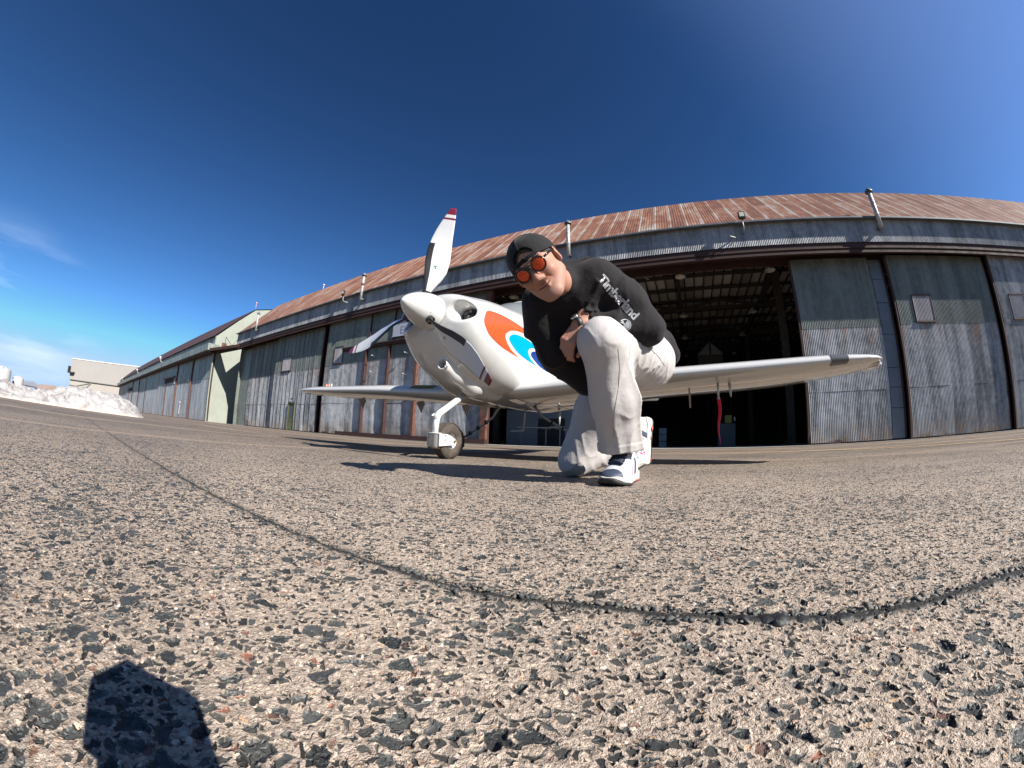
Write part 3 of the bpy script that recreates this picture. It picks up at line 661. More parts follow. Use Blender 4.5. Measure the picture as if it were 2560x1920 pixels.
for tx in np.arange(-1.17, 1.1, .39): m.beam((tx*D, y, ZTC-.2), ((tx+.195)*D, y, roofz(y)-.5), .14, .18); m.beam(((tx+.39)*D, y, ZTC-.2), ((tx+.195)*D, y, roofz(y)-.5), .14, .18)
o_ = m.build('cross_truss', MTRUSS, hang); copies(o_, [(0, dy, 0) for dy in (6.5, 13, 19.5)])
m = MB(); m.box(-.18, .18, -.18, .18, 0, ZTC); o_ = m.build('steel_column', MTRUSS, hang); o_.location = (-.78*D, 6, 0)
copies(o_, [(tx*D, y, 0) for tx in (-.78, .39, .78) for y in (6.0, 19.0, 32.0)][1:])
m = MB(); m.add([(-1.35*D, 1.2, 10.32), (1.35*D, 1.2, 10.32), (1.35*D, 36, 10.32), (-1.35*D, 36, 10.32)], [(3, 2, 1, 0)]); m.add([(-1.35*D, 1.2, 10.34), (1.35*D, 1.2, 10.34), (1.35*D, 36, 10.34), (-1.35*D, 36, 10.34)], [(0, 1, 2, 3)])
m.build('roof_deck', MWOOD, hang)
# ---- flue pipes and flood lights on the fascia
def flue(s, z0, z1, rad=.085, rusty=False):
    X_ = s*D; m = MB(); m.tube([(X_, -.32, z0-.1), (X_, -.32, z1)], rad, 14)
    m.lathe([(rad+.004, -.07), (rad+.012, -.07), (rad+.012, 0), (rad+.004, 0)], Matrix.Translation((X_, -.32, z0+(z1-z0)*.35)), 14)
    m.lathe([(rad+.004, -.07), (rad+.012, -.07), (rad+.012, 0), (rad+.004, 0)], Matrix.Translation((X_, -.32, z0+(z1-z0)*.7)), 14)
    f = m.build('flue_pipe', MPIPE, hang)
    m = MB(); m.lathe([(rad*1.9, 0), (rad*1.9, .05), (rad*.6, .2), (0.0, .22)], Matrix.Translation((X_, -.32, z1+.02)), 14); m.lathe([(rad*.9, -.02), (rad*.9, .03), (rad*1.85, .0)], Matrix.Translation((X_, -.32, z1)), 14); m.build('flue_cap', MFLAT, f)
    m = MB(); m.tube([(X_, -.32, z0), (X_, -.05, z0-.02)], rad*.85, 12); m.build('flue_elbow', MFLAT, f)
    if rusty:
        m = MB(); m.tube([(X_, -.32, z0+(z1-z0)*.55), (X_, -.32, z0+(z1-z0)*.68)], rad+.006, 14); m.build('rust_band', MRUSTO, f)
flue(-2.285, zz(.583), zz(.685)); flue(-1.236, zz(.573), zz(.680), rusty=True); flue(-.3155, zz(.5696), zz(.676)); flue(.641, zz(.575), zz(.688), .10)
def flood(s, z, side=1):
    X_ = s*D; m = MB(); m.tube([(X_+side*.35, -.02, z-.62), (X_+side*.12, -.30, z-.60), (X_, -.36, z-.5), (X_, -.38, z-.12)], .022, 8); f = m.build('flood_light', MPIPE, hang)
    m = MB(); m.box(X_-.14, X_+.14, -.50, -.36, z-.14, z+.16); m.build('lamp_housing', MDARK, f)
    m = MB(); m.box(X_-.10, X_+.10, -.51, -.505, z-.08, z+.12); m.build('lamp_glass', plain('lamp_lens', (.6, .6, .5), .3), f)
    m = MB(); m.box(X_-.03, X_+.03, -.48, -.40, z-.24, z-.14); m.build('lamp_sensor', MDARK, f)
flood(-1.361, zz(.622), 1); flood(.21, zz(.620), 0)
m = MB(); m.tube([(.185*D, -.02, zz(.565)), (.165*D, -.2, zz(.565)), (.165*D, -.2, zz(.577))], .03, 8); m.build('conduit_stub', MPIPE, hang)
m = MB(); m.tube([(-2.045*D, WB, ZR1), (-2.045*D, WB, ZR1+.45)], .03, 6); m.lathe([(.0, .0), (.09, .04), (.09, .16), (0, .2)], Matrix.Translation((-2.045*D, WB, ZR1+.42)), 10); m.build('obstruction_light', plain('pale_beacon', (.7, .45, .45), .4), hang)
# ------------------------------------------------------------------ second hangar, far building, snow, tanks
D2 = 13.6
def z2(r): return r*D2+GH
h2 = empty('second_hangar', HG*D2, -0.4671); tag(h2, 'pale green gabled hangar with maroon roof left of the big rusty-roofed one', 'hangar')
X0, X1 = -150.0, -3.17*D2
E2, F2, S2, B2 = z2(.672), z2(.545), z2(.330), z2(.53)
yw = .316*D2; ZR2 = .979*D2*1.0+GH
MZ2 = zinc('pale_green_sheet', base=(0.15, 0.165, 0.155), light=(0.30, 0.32, 0.30), rust=0.1, green=True)
MZ2b = zinc('pale_zinc_sheet', base=(0.19, 0.205, 0.22), light=(0.42, 0.435, 0.455), z_seam=S2, rust=0.6, bottom=.3)
edges = [-3.17, -3.78, -4.385, -5.45, -6.60, -7.35, -8.2, -9.3, -11.0]
for i in range(len(edges)-1):
    xa, xb = edges[i+1]*D2, edges[i]*D2; yo = (.30, .22, .14, .26, .30, .22, .14, .3)[i]
    m = MB(); m.box(xb-.28, xb, yo-.10, yo+.1, .03, B2); m.box(xa, xa+.12, yo-.04, yo+.1, .03, B2); m.box(xa+.06, xb-.1, yo+.02, yo+.09, B2-.15, B2-.03); fr = m.build('sliding_door', MRUSTO if i in (1, 2) else MRUST, h2)
    corr('lower_sheeting', (xa+.12, yo, .05), (1, 0, 0), (0, 0, 1), xb-xa-.4, S2-.05, pitch=.3, amp=.012, mat=MZ2b, parent=fr, seg=4, jitter=.02)
    corr('upper_sheeting', (xa+.12, yo-.02, S2), (1, 0, 0), (0, 0, 1), xb-xa-.4, B2-S2, pitch=.3, amp=.012, mat=MZ2, parent=fr, seg=4)
    if i in (2, 6):
        xm = (xa+xb)/2; m = MB(); m.box(xm-1.6, xb-1.2, yo-.35, yo, z2(.40), z2(.415)); m.box(xm-1.6, xb-1.2, yo-.06, yo-.03, z2(.355), z2(.40)); fr2 = m.build('door_canopy', MDARK, fr)
        m = MB(); m.box(xm-.2, xm+.2, yo-.12, yo-.02, .05, z2(.395)); m.build('rusty_post', MRUSTO, fr2)
    if i in (1, 2):
        m = MB(); m.box(xb-1.5, xb-1.0, yo-.1, yo-.02, z2(.335), z2(.40)); m.build('patched_window', MPATCH, fr)
    if i == 1:
        m = MB(); m.box(xa+3.4, xa+3.6, yo-.12, yo-.04, .5, 1.9); m.box(xa+3.3, xa+3.75, yo-.16, yo-.04, 1.9, 2.2); m.build('white_downpipe', MPIPE, fr)
m = MB(); m.box(X0-2, X1+.2, -.75, .6, F2+.0, z2(.60)); o = m.build('track_cover', MZ2, h2)
m = MB(); m.box(X0-2, X1+.2, -.45, .45, B2-.02, F2-.01); m.build('track_girder', MRUST, h2)
m = MB(); m.box(X0, X1, .02, .12, z2(.60), E2); m.build('upper_wall', MZ2, h2)
sl2 = np.array([0, yw+.1, ZR2-E2])
m = MB(); m.add([(X0, -.2, E2-.05), (X1+.12, -.2, E2-.05), (X1+.12, yw, ZR2), (X0, yw, ZR2)], [(0, 1, 2, 3)])
m.add([(X0, -.2, E2-.10), (X1+.12, -.2, E2-.10), (X1+.12, yw, ZR2-.05), (X0, yw, ZR2-.05)], [(3, 2, 1, 0)])
zt2 = ZR2+2.4; m.add([(X0, yw, ZR2), (X1+.12, yw, ZR2), (X1+.12, yw+8, zt2), (X0, yw+8, zt2)], [(0, 1, 2, 3)])
m.add([(X0, yw+8, zt2), (X1+.12, yw+8, zt2), (X1+.12, yw+24, E2), (X0, yw+24, E2)], [(0, 1, 2, 3)]); m.build('maroon_roof', MBROWN, h2)
pr = [(.1, 0), (.1, E2-.05), (yw, ZR2-.08), (yw+8, zt2-.08), (yw+24, E2-.1), (yw+24, 0)]
for nm, x, wd in (('gable_wall', X1-.3, .3), ('far_gable_wall', X0, .3)):
    m = MB(); n = len(pr); vs = [(x, y, z) for y, z in pr]+[(x+wd, y, z) for y, z in pr]
    m.add(vs, [tuple(range(n)), tuple(reversed(range(n, 2*n)))]+[(i, (i+1) % n, (i+1) % n+n, i+n) for i in range(n)]); m.build(nm, MGREEN, h2)
m = MB(); m.box(X1, X1+.03, .9, 1.5, z2(.585), z2(.63)); m.build('gable_vent', MRUSTO, h2)
m = MB(); m.tube([(X1, yw, ZR2), (X1, yw, ZR2+.8)], .03, 6); m.lathe([(0, 0), (.1, .05), (.1, .2), (0, .25)], Matrix.Translation((X1, yw, ZR2+.7)), 10); m.build('obstruction_light', plain('red_beacon', (.6, .3, .3), .4), h2)
for s_ in (-5.25, -7.4, -10.0):
    m = MB(); xx = s_*D2; zz_ = z2(.655)
    m.tube([(xx, 0, zz_-.5), (xx, -.55, zz_-.35), (xx, -.7, zz_+.1), (xx, -.8, zz_+.45)], [.09, .09, .13, .3], 10); m.build('vent_cowl', MPIPE, h2)
# steel catwalk bridging the door tracks of both hangars
cw = MB(); xa, xb = X1+.2, XL+.3*1.0
ya, yb = (D2-D)-.5, .3
def P(x, y, z): return (x, y, z)
cw.add([(xa, ya, ZF-.2), (xa, ya+1.3, ZF-.2), (xb+.5, .62, ZF-.1), (xb+.5, -.02, ZF-.1)], [(0, 1, 2, 3)])
for f in (0, .5, 1):
    cw.beam((xa, ya+1.3*f, ZF-.32), (xb+.5, -.02+.64*f, ZF-.22), .12, .3)
for k in range(9):
    t = k/8; xx = xa+(xb+.5-xa)*t; cw.beam((xx, ya+(-.02-ya)*t, ZF-.35), (xx, ya+1.3+(.62-ya-1.3)*t, ZF-.35), .08, .12)
c_ = cw.build('catwalk', MRUST); c_.location = org; c_.rotation_euler = (0, 0, -.4671)
tag(c_, 'rusty steel walkway bridging the door tracks of the two hangars', 'walkway')
rl = MB(); t1, t2_ = .35, .62
q1 = (xa+(xb-xa)*.55, ya*.45, ZF-.1); q2 = (xa+(xb-xa)*.80, ya*.2, ZF-.1)
rl.tube([q1, (q1[0], q1[1], ZF+.9)], .03, 6); rl.tube([(q1[0], q1[1], ZF+.9), q2], .025, 6); rl.tube([q2, (xb+.2, -.05, ZF+.55)], .02, 6); rl.build('hand_rail', MRUST, c_)
# far cream building (side-on)
fb = empty('cream_building', (-162, 76, 0), R_(0)); tag(fb, 'large cream clad building far off behind the snow heap', 'building')
ua = Vector((math.sin(R_(-64.8)), math.cos(R_(-64.8)), 0))*178; ub = Vector((math.sin(R_(-54)), math.cos(R_(-54)), 0))*158
fb.location = (ua.x, ua.y, 0); dv = ub-ua; fb.rotation_euler = (0, 0, math.atan2(dv.y, dv.x)); LL = dv.length
HT = 178*math.tan(R_(5.0))+GH; HS = 178*math.tan(R_(2.62))+GH
m = MB(); m.box(0, LL, .3, 30, 0, HS); m.build('lower_wall', MCREAM, fb)
corr('upper_cladding', (-.4, 0, HS), (1, 0, 0), (0, 0, 1), LL, HT-HS, pitch=.6, amp=.05, mat=plain('grey_cream_cladding', (.27, .255, .24), .8, var=.08, scale=.1), parent=fb, seg=4)
m = MB(); m.box(-.4, LL, .1, 30, HS, HT); m.build('upper_wall', MCREAM, fb)
m = MB(); m.box(-.4, LL, -.2, .1, HS-.25, HS); m.beam((3.2, .1, HS*.72), (11, .1, HS*.95), .15, .22); m.beam((11, .1, HS*.95), (7, .1, HS*.55), .15, .25); m.box(0, 3, .1, .25, HS*.72, HS*.75); m.build('door_brace', plain('grey_trim', (.18, .18, .17), .7), fb)
m = MB(); m.box(-.9, -.2, -1.2, -.1, HT*.68, HT*.82); m.box(-.9, 2.2, -1.2, -.1, HT*.66, HT*.69); m.build('wall_lamp', MDARK, fb)
m = MB(); m.box(-.6, LL, -.15, 30.2, HT, HT+.25); m.build('roof_edge', plain('white_coping', (.6, .6, .6), .6), fb)
# white tanks and low roofs on the horizon at the far left
def polar(az, d, z=0): return (math.sin(R_(az))*d, math.cos(R_(az))*d, z)
tg = 'white tanks on the horizon'
for k, (az, d, rr_, hh, lab) in enumerate(((-73.6, 150, 3.2, 6.9, 'taller white storage tank at the far left edge of the horizon'), (-71.4, 155, 1.9, 5.2, 'smaller pale storage tank just right of the tall white one'))):
    m = MB(); m.lathe([(rr_, 0), (rr_, hh*.86), (rr_*.8, hh*.93), (rr_*.2, hh), (0, hh)], n=20); t_ = m.build('storage_tank', plain('tank_white', (.42, .41, .40), .5, var=.08)); t_.location = polar(az, d)
    tag(t_, lab, 'tank', tg); m = MB(); m.box(-.6, .6, -rr_-.1, -rr_+.3, hh*.8, hh*.86); m.tube([(rr_*.9, -.5, 0), (rr_*.9, -.5, hh*.95)], .12, 6); m.build('ladder', MFLAT, t_)
m = MB(); m.box(-6, 6, -4, 4, 0, 3.0); sh = m.build('low_building', plain('blue_grey_wall', (.25, .3, .4), .7)); sh.location = polar(-70.2, 170); tag(sh, 'low blue-grey shed on the horizon right of the white tanks', 'building')
m = MB(); m.add([(-6.3, -4.3, 3), (6.3, -4.3, 3), (6.3, 0, 4.6), (-6.3, 0, 4.6), (6.3, 4.3, 3), (-6.3, 4.3, 3)], [(0, 1, 2, 3), (3, 2, 4, 5), (0, 3, 5), (1, 4, 2)]); m.build('shed_roof', plain('slate_roof', (.2, .22, .26), .7), sh)
m = MB(); m.box(-7, 7, -4, 4, 0, 2.6); sh = m.build('low_building', MCREAM); sh.location = polar(-67.6, 165); tag(sh, 'low building with a brown roof peeping over the snow heap', 'building')
m = MB(); m.add([(-7.3, -4.3, 2.6), (7.3, -4.3, 2.6), (7.3, 0, 4.4), (-7.3, 0, 4.4), (7.3, 4.3, 2.6), (-7.3, 4.3, 2.6)], [(0, 1, 2, 3), (3, 2, 4, 5), (0, 3, 5), (1, 4, 2)]); m.build('shed_roof', plain('tan_roof', (.28, .2, .16), .8), sh)
# ------------------------------------------------------------------ snow heap
def snow():
    rs = np.random.default_rng(3)
    n, q = 420, 90
    az = np.radians(np.linspace(-84, -54.2, n)); u = np.linspace(0, 1, q)
    hh = np.interp(np.degrees(az), [-84, -78, -73, -71.5, -69.5, -67.5, -65.8, -64.5, -62.5, -61, -59.5, -58, -56.6, -55.4, -54.7, -54.2],
                   [.4, .36, .33, .26, .22, .26, .40, .48, .50, .44, .44, .42, .32, .16, .05, 0.0])
    base = 12.5 + 0*az; dep = 3.2
    AZ, U = np.meshgrid(az, u, indexing='ij')
    prof = np.sin(np.pi*np.clip(U, 0, 1))**0.62
    Rr = base[:, None] + U*dep
    X = np.sin(AZ)*Rr; Y = np.cos(AZ)*Rr
    Z = hh[:, None]*prof
    # lumps
    pts = rs.uniform([-15.5, 1.0], [-7, 10.5], (1300, 2)); rad = rs.uniform(.06, .30, 1300)
    add = np.zeros_like(Z)
    for (px_, py_), r_ in zip(pts, rad):
        d2 = (X-px_)**2+(Y-py_)**2; mk = d2 < r_*r_
        if mk.any(): add[mk] = np.maximum(add[mk], np.sqrt(r_*r_-d2[mk])*.5)
    Z = Z + add*np.clip(Z*6, 0, 1) + np.abs(np.sin(X*9+np.sin(Y*7))*np.sin(Y*11+np.sin(X*6)))*.05*np.clip(Z*6, 0, 1)+rs.normal(size=Z.shape)*.006*np.clip(Z*6, 0, 1)
    V = np.stack([X.ravel(), Y.ravel(), Z.ravel()-.01], 1)
    i = np.arange(n-1)[:, None]; j = np.arange(q-1)[None]
    F = np.stack([i*q+j, i*q+j+1, (i+1)*q+j+1, (i+1)*q+j], -1).reshape(-1, 4)[:, ::-1]
    a = M('old_snow'); p = a.co(); n1 = a.noise(p, 5, 5, .6); n2_ = a.noise(p, 1.5, 4, .6)
    z_ = a.xyz(p)[2]
    dirt = a.ma('MULTIPLY', a.mr(n1, .47, .62), a.mr(n2_, .35, .55))
    c = a.mix(a.ma('MULTIPLY', dirt, .7), (.33, .315, .315), (.15, .13, .115)); c = a.mix(a.mr(z_, 0, .08, .6, 0), c, (.45, .37, .31))
    a.set(col=c, rough=.6, spec=.3, sss=0.0); a.bump(a.noise(p, 22, 5, .7), .03)
    o = npmesh('snow_pile', V, F, a.m); tag(o, 'long heap of lumpy dirty snow at the left edge of the apron', 'snow heap')
snow()
m = MB(); rs = random.Random(4)
for k in range(9):
    az = -54.4+rs.uniform(-.8, .9); d = 12.0+rs.uniform(-.5, .8); r_ = rs.uniform(.03, .08)
    m.lathe([(0, -r_*.3), (r_, 0), (r_*.7, r_*.6), (0, r_*.8)], Matrix.Translation(polar(az, d, r_*.2)), 8)
# ------------------------------------------------------------------ AIRPLANE (local: x = to its left wing, y = aft, z = up)
AP = empty('light_airplane', (-0.88, 2.65, 0), -0.4995)
tag(AP, 'white low wing propeller airplane with orange, cyan and navy crescents on its nose', 'airplane')
def itp(y, xs, ys): return np.interp(y, xs, ys)
SA = [.30, .36, .42, .50, .60, .80, 1.0, 1.3, 1.7, 2.2, 2.8, 3.6, 4.6, 5.9, 6.2]
def smooth_tab(vals):
    fx = np.linspace(SA[0], SA[-1], 600); fy = np.interp(fx, SA, vals); k = np.hanning(21); k /= k.sum()
    fy2 = np.convolve(np.pad(fy, 10, 'edge'), k, 'valid'); return fx, fy2
TW = smooth_tab([.30, .345, .385, .42, .445, .475, .495, .525, .55, .555, .50, .37, .22, .09, .06])
TT = smooth_tab([1.36, 1.385, 1.405, 1.425, 1.45, 1.50, 1.535, 1.57, 1.60, 1.58, 1.50, 1.38, 1.28, 1.20, 1.19])
TB = smooth_tab([1.06, 1.03, .94, .86, .76, .665, .615, .575, .56, .56, .58, .68, .84, 1.02, 1.05])
def fus(P):
    q, y, z = np.abs(P[:, 0]), P[:, 1], P[:, 2]
    W = np.interp(y, *TW); T = np.interp(y, *TT); B = np.interp(y, *TB)
    zc = B+(T-B)*0.50; hu = T-zc; hl = zc-B
    h_ = np.where(z > zc, hu, hl)
    n = np.where(z > zc, 2.25, 2.3+1.5*np.clip((y-.8)/.5, 0, 1))
    e = ((q/W)**n+(np.abs(z-zc)/h_)**n+1e-12)**(1/n)
    d = (e-1)*np.minimum(W, h_)*0.95
    ch = ((B-.005)+q*.15-z)*0.98
    ch = np.where(y > .9, ch, -1.0); m_ = np.clip((y-.9)/.25, 0, 1); ch = ch*m_ - (1-m_)*.3
    d = smax(d, ch, .012)
    d = smax(d, .362-y, .07)
    # cheek intakes, left and right of the spinner
    for s_ in (1, -1):
        i1 = sd_ell(P, (s_*.300, .385, 1.215), (.112, .125, .085), (0, 0, -s_*14))
        d = smax(d, -i1, .035)
        i2 = sd_box(P, (s_*.295, .56, 1.200), (.078, .15, .055), .045, (0, 0, s_*4)); d = smax(d, -i2, .02)
    # chin scoop and belly bulge
    tb = sd_chain(P, [(.05, .52, .80), (.065, .68, .745), (.10, .90, .685), (.15, 1.18, .655)], [.056, .078, .105, .095], .05); d = smin(d, tb, .022)
    hole = sd_cone(P, (.045, .36, .825), (.06, .68, .765), .040, .036); d = smax(d, -hole, .012)
    slot = sd_box(P, (0, .86, .57), (.028, .12, .07), .02); d = smax(d, -slot, .008)
    tail = (y-6.15); d = smax(d, tail, .1)
    return d
a = M('white_gelcoat'); n_ = a.noise(a.co(), 3, 4, .6)
a.set(col=a.mix(n_, (.47, .465, .45), (.52, .515, .50)), rough=.12, spec=.5, coat=.6, coatr=.03)
MWHITE = a.m
# painted nose: three nested crescents on each flank, drawn in side view
a = M('white_gelcoat_with_crescents'); p = a.co(); X_, Y_, Z_ = a.xyz(p)
def para(y0, z0, ang, k, p_=2.0):
    """inside of a blunt curve with its nose at (y0,z0), axis turned down by ang degrees, opening aft"""
    c_, s_ = math.cos(R_(ang)), math.sin(R_(ang))
    dy = a.ma('SUBTRACT', Y_, y0); dz = a.ma('SUBTRACT', Z_, z0)
    u = a.ma('ADD', a.ma('MULTIPLY', dy, c_), a.ma('MULTIPLY', dz, -s_)); v = a.ma('ADD', a.ma('MULTIPLY', dy, s_), a.ma('MULTIPLY', dz, c_))
    f = a.ma('SUBTRACT', u, a.ma('MULTIPLY', a.ma('POWER', a.ma('ABSOLUTE', v), p_), k))
    return a.mr(f, 0.0, 0.0035)
def minus(A_, B_): return a.ma('MULTIPLY', A_, a.ma('SUBTRACT', 1.0, B_))
decs = []
n_ = a.noise(p, 3, 4, .6); c = a.mix(n_, (.47, .465, .45), (.52, .515, .50))
inr = a.ma('MULTIPLY', a.mr(a.ma('ABSOLUTE', X_), .17, .18), 1.0)
for mk, col_ in decs: c = a.mix(a.ma('MULTIPLY', mk, inr), c, col_)
def seam(coord, pos, w_=.0022): return a.ma('SUBTRACT', 1.0, a.mr(a.ma('ABSOLUTE', a.ma('SUBTRACT', coord, pos)), w_*.4, w_))
sm = a.ma('MAXIMUM', seam(Y_, 1.42), a.ma('MULTIPLY', seam(Z_, 1.165, .002), a.mr(Y_, 1.42, 1.41)))
c = a.mix(a.ma('MULTIPLY', sm, .55), c, (.25, .25, .25))
a.set(col=c, rough=.12, spec=.5, coat=.6, coatr=.03); MFUS = a.m
V, Q = surf(fus, (-.64, .26, .38), (.64, 1.86, 1.70), .0125)
V2, Q2 = surf(fus, (-.64, 1.80, .38), (.64, 6.3, 1.70), .03, refine=2)
# trim both halves so that they meet
def seltrim(V, Q, lo, hi): mk = (V[Q][:, :, 1].mean(1) > lo) & (V[Q][:, :, 1].mean(1) < hi); return V, Q[mk]
V, Q = seltrim(V, Q, -9, 1.845); V2, Q2 = seltrim(V2, Q2, 1.83, 9)
FUS = npmesh('fuselage', np.vstack([V, V2]), np.vstack([Q, Q2+len(V)]), MFUS, AP)
# painted crescents: strips between an outer and an inner curve drawn in side view, laid on both flanks
def catmull(P, n=14):
    P = np.array(P, float); P = np.vstack([2*P[0]-P[1], P, 2*P[-1]-P[-2]]); out = []
    for i in range(1, len(P)-2):
        for t in np.linspace(0, 1, n, endpoint=False):
            out.append(.5*((2*P[i])+(-P[i-1]+P[i+1])*t+(2*P[i-1]-5*P[i]+4*P[i+1]-P[i+2])*t*t+(-P[i-1]+3*P[i]-3*P[i+1]+P[i+2])*t**3))
    out.append(P[-2]); return np.array(out)
def resamp(P, n):
    s_ = np.concatenate([[0], np.cumsum(np.linalg.norm(np.diff(P, axis=0), axis=1))]); t = np.linspace(0, s_[-1], n); return np.stack([np.interp(t, s_, P[:, i]) for i in (0, 1)], 1)
def crescent(col, outer, inner, name):
    o_, i_ = resamp(catmull(outer), 90), resamp(catmull(inner), 90); K = 26
    mat = plain(name+'_paint', col, .12, var=.04, coat=.6, coatr=.03)
    for s_ in (1, -1):
        pts = (o_[:, None]*(1-np.linspace(0, 1, K+1)[None, :, None])+i_[:, None]*np.linspace(0, 1, K+1)[None, :, None]).reshape(-1, 2)
        lo_, hi_ = np.full(len(pts), .12), np.full(len(pts), .66)
        for q_ in np.linspace(.66, .12, 28):            # first surface met from outside
            f = fus(np.stack([np.full(len(pts), s_*q_), pts[:, 0], pts[:, 1]], 1)); hit_ = (f < 0) & (lo_ < .121); lo_ = np.where(hit_, q_, lo_); hi_ = np.where(f >= 0, np.where(lo_ < .121, q_, hi_), hi_)
        for _ in range(16):
            md = (lo_+hi_)/2; f = fus(np.stack([s_*md, pts[:, 0], pts[:, 1]], 1)); lo_ = np.where(f < 0, md, lo_); hi_ = np.where(f < 0, hi_, md)
        Vd = np.stack([s_*((lo_+hi_)/2+.0022), pts[:, 0], pts[:, 1]], 1)
        e_ = 1e-3; g_ = np.stack([fus(Vd+np.eye(3)[k]*e_)-fus(Vd-np.eye(3)[k]*e_) for k in range(3)], 1); g_ /= np.linalg.norm(g_, axis=1, keepdims=True)+1e-9; Vd = Vd+g_*.0006
        i = np.arange(89)[:, None]; j = np.arange(K)[None]; F = np.stack([i*(K+1)+j, i*(K+1)+j+1, (i+1)*(K+1)+j+1, (i+1)*(K+1)+j], -1).reshape(-1, 4)
        if s_ < 0: F = F[:, ::-1]
        ob = npmesh(name, Vd, F, mat, FUS)
crescent((.50, .075, .022), [(2.15, 1.00), (1.75, 1.11), (1.277, 1.222), (1.031, 1.264), (.805, 1.280), (.64, 1.268), (.575, 1.235), (.535, 1.150), (.565, 1.085), (.62, 1.035), (.751, .985), (.895, .955), (1.033, .937)],
         [(2.15, 1.00), (1.75, 1.09), (1.274, 1.184), (1.063, 1.186), (.93, 1.165), (.845, 1.125), (.812, 1.084), (.842, 1.032), (.916, .981), (1.033, .937)], 'orange_crescent')
crescent((.0, .26, .46), [(2.1, .955), (1.75, 1.03), (1.369, 1.105), (1.189, 1.138), (1.05, 1.146), (.95, 1.136), (.882, 1.102), (.874, 1.065), (.937, 1.018), (1.037, .973), (1.209, .938), (1.358, .921)],
         [(2.1, .955), (1.75, 1.015), (1.50, 1.068), (1.36, 1.085), (1.26, 1.078), (1.195, 1.045), (1.205, .993), (1.27, .95), (1.358, .921)], 'cyan_crescent')
crescent((.009, .035, .18), [(2.1, .92), (1.86, .965), (1.648, 1.018), (1.48, 1.05), (1.36, 1.060), (1.27, 1.045), (1.243, 1.018), (1.266, .986), (1.392, .937), (1.50, .915), (1.615, .902)],
         [(2.1, .92), (1.86, .958), (1.70, 1.004), (1.60, 1.020), (1.519, 1.011), (1.461, .980), (1.516, .933), (1.615, .902)], 'navy_crescent')
MBLK = plain('matt_black', (.018, .018, .02), .5)
MENG = plain('engine_grey', (.10, .10, .10), .5, .6, var=.5, scale=30)
for s_ in (1, -1):
    m = MB(); m.box(s_*.295-.085, s_*.295+.085, .52, .56, 1.12, 1.28); eg = m.build('intake_dark_panel', MBLK, AP)  # black panel added inside the mouth, standing in for its deep shade
    m = MB(); m.tube([(s_*.25, .53, 1.20), (s_*.34, .54, 1.20)], .036, 14); m.tube([(s_*.30, .46, 1.135), (s_*.30, .54, 1.265)], .007, 6); m.tube([(s_*.25, .50, 1.215), (s_*.33, .49, 1.225)], .012, 8); m.build('cylinder_head', MENG, AP)
# spinner
sp = []
for k in range(0, 25):
    t = k/24; sp.append((.157*(1-(1-t)**1.85)**.68, .36*t))
MYZ = Matrix(((1, 0, 0, 0), (0, 0, 1, 0), (0, -1, 0, 0), (0, 0, 0, 1)))      # lathe axis +z -> +y
m = MB(); m.lathe([(.150, .361), (.155, .363), (.150, .372)], Matrix.Translation((0, 0, 1.220)) @ MYZ, 40); m.build('spinner_gap', MBLK, AP)
m = MB(); m.lathe(sp+[(.150, .362), (.0, .362)], Matrix.Translation((0, 0, 1.220)) @ MYZ, 48); SPN = m.build('spinner', MWHITE, AP)
MSCR = plain('steel_screw', (.25, .25, .26), .35, .9)
for ba in (76, 196, 316):
    for k in (-32, -18, 18, 32): 
        th = R_(ba+k); yy3 = .33 if abs(k) > 20 else .22; r_ = .157*(1-(1-yy3/.36)**1.85)**.68-.002
        m = MB(); m.lathe([(0, -.003), (.0042, -.003), (.0042, .003), (0, .0045)], Matrix.Translation((r_*math.cos(th), yy3, 1.22+r_*math.sin(th))) @ Vector((math.cos(th), 0, math.sin(th))).to_track_quat('Z', 'Y').to_matrix().to_4x4(), 8); m.build('spinner_screw', MSCR, SPN)

# propeller: three scimitar blades
a = M('propeller_blade_paint'); rx = a.xyz(a.co())[0]
c = a.ramp(a.ma('DIVIDE', rx, 1.0), [(0.0, (.56, .56, .56)), (.838, (.56, .56, .56)), (.8385, (.17, .012, .02)), (.858, (.17, .012, .02)), (.8585, (.56, .56, .56)), (.887, (.56, .56, .56)), (.8875, (.17, .012, .02))], 'CONSTANT')
a.set(col=c, rough=.22, spec=.5, coat=.5, coatr=.05); MBLADE = a.m
RB = [.12, .17, .22, .28, .35, .45, .55, .65, .74, .81, .87, .92, .955]
CH = [.050, .060, .100, .150, .190, .215, .210, .188, .160, .130, .100, .074, .052]
TO = [.0, .0, -.004, -.010, -.010, .006, .022, .030, .026, .018, .010, .004, .0]
PI_ = [60, 58, 52, 46, 41, 35, 30, 27, 24.5, 23, 22, 21, 20]
TK = [.9, .55, .32, .22, .17, .14, .125, .11, .10, .10, .10, .09, .08]
def blade_pt(r, t, up):
    """t in 0..1 from leading to trailing edge; up=+1 front face, -1 rear face"""
    c_ = np.interp(r, RB, CH); o_ = np.interp(r, RB, TO); b_ = R_(np.interp(r, RB, PI_)); k_ = np.interp(r, RB, TK)
    th = k_*c_*(2.6*math.sqrt(max(t, 0))-2.2*t-.4*t**3)*.62 if k_ < .5 else k_*c_*math.sqrt(max(0, t*(1-t)))
    n_off = th*(.62 if up > 0 else -.38)
    s_ = (0.42-t)*c_                     # towards leading edge
    return (r, -math.sin(b_)*s_-math.cos(b_)*n_off, o_+math.cos(b_)*s_-math.sin(b_)*n_off)
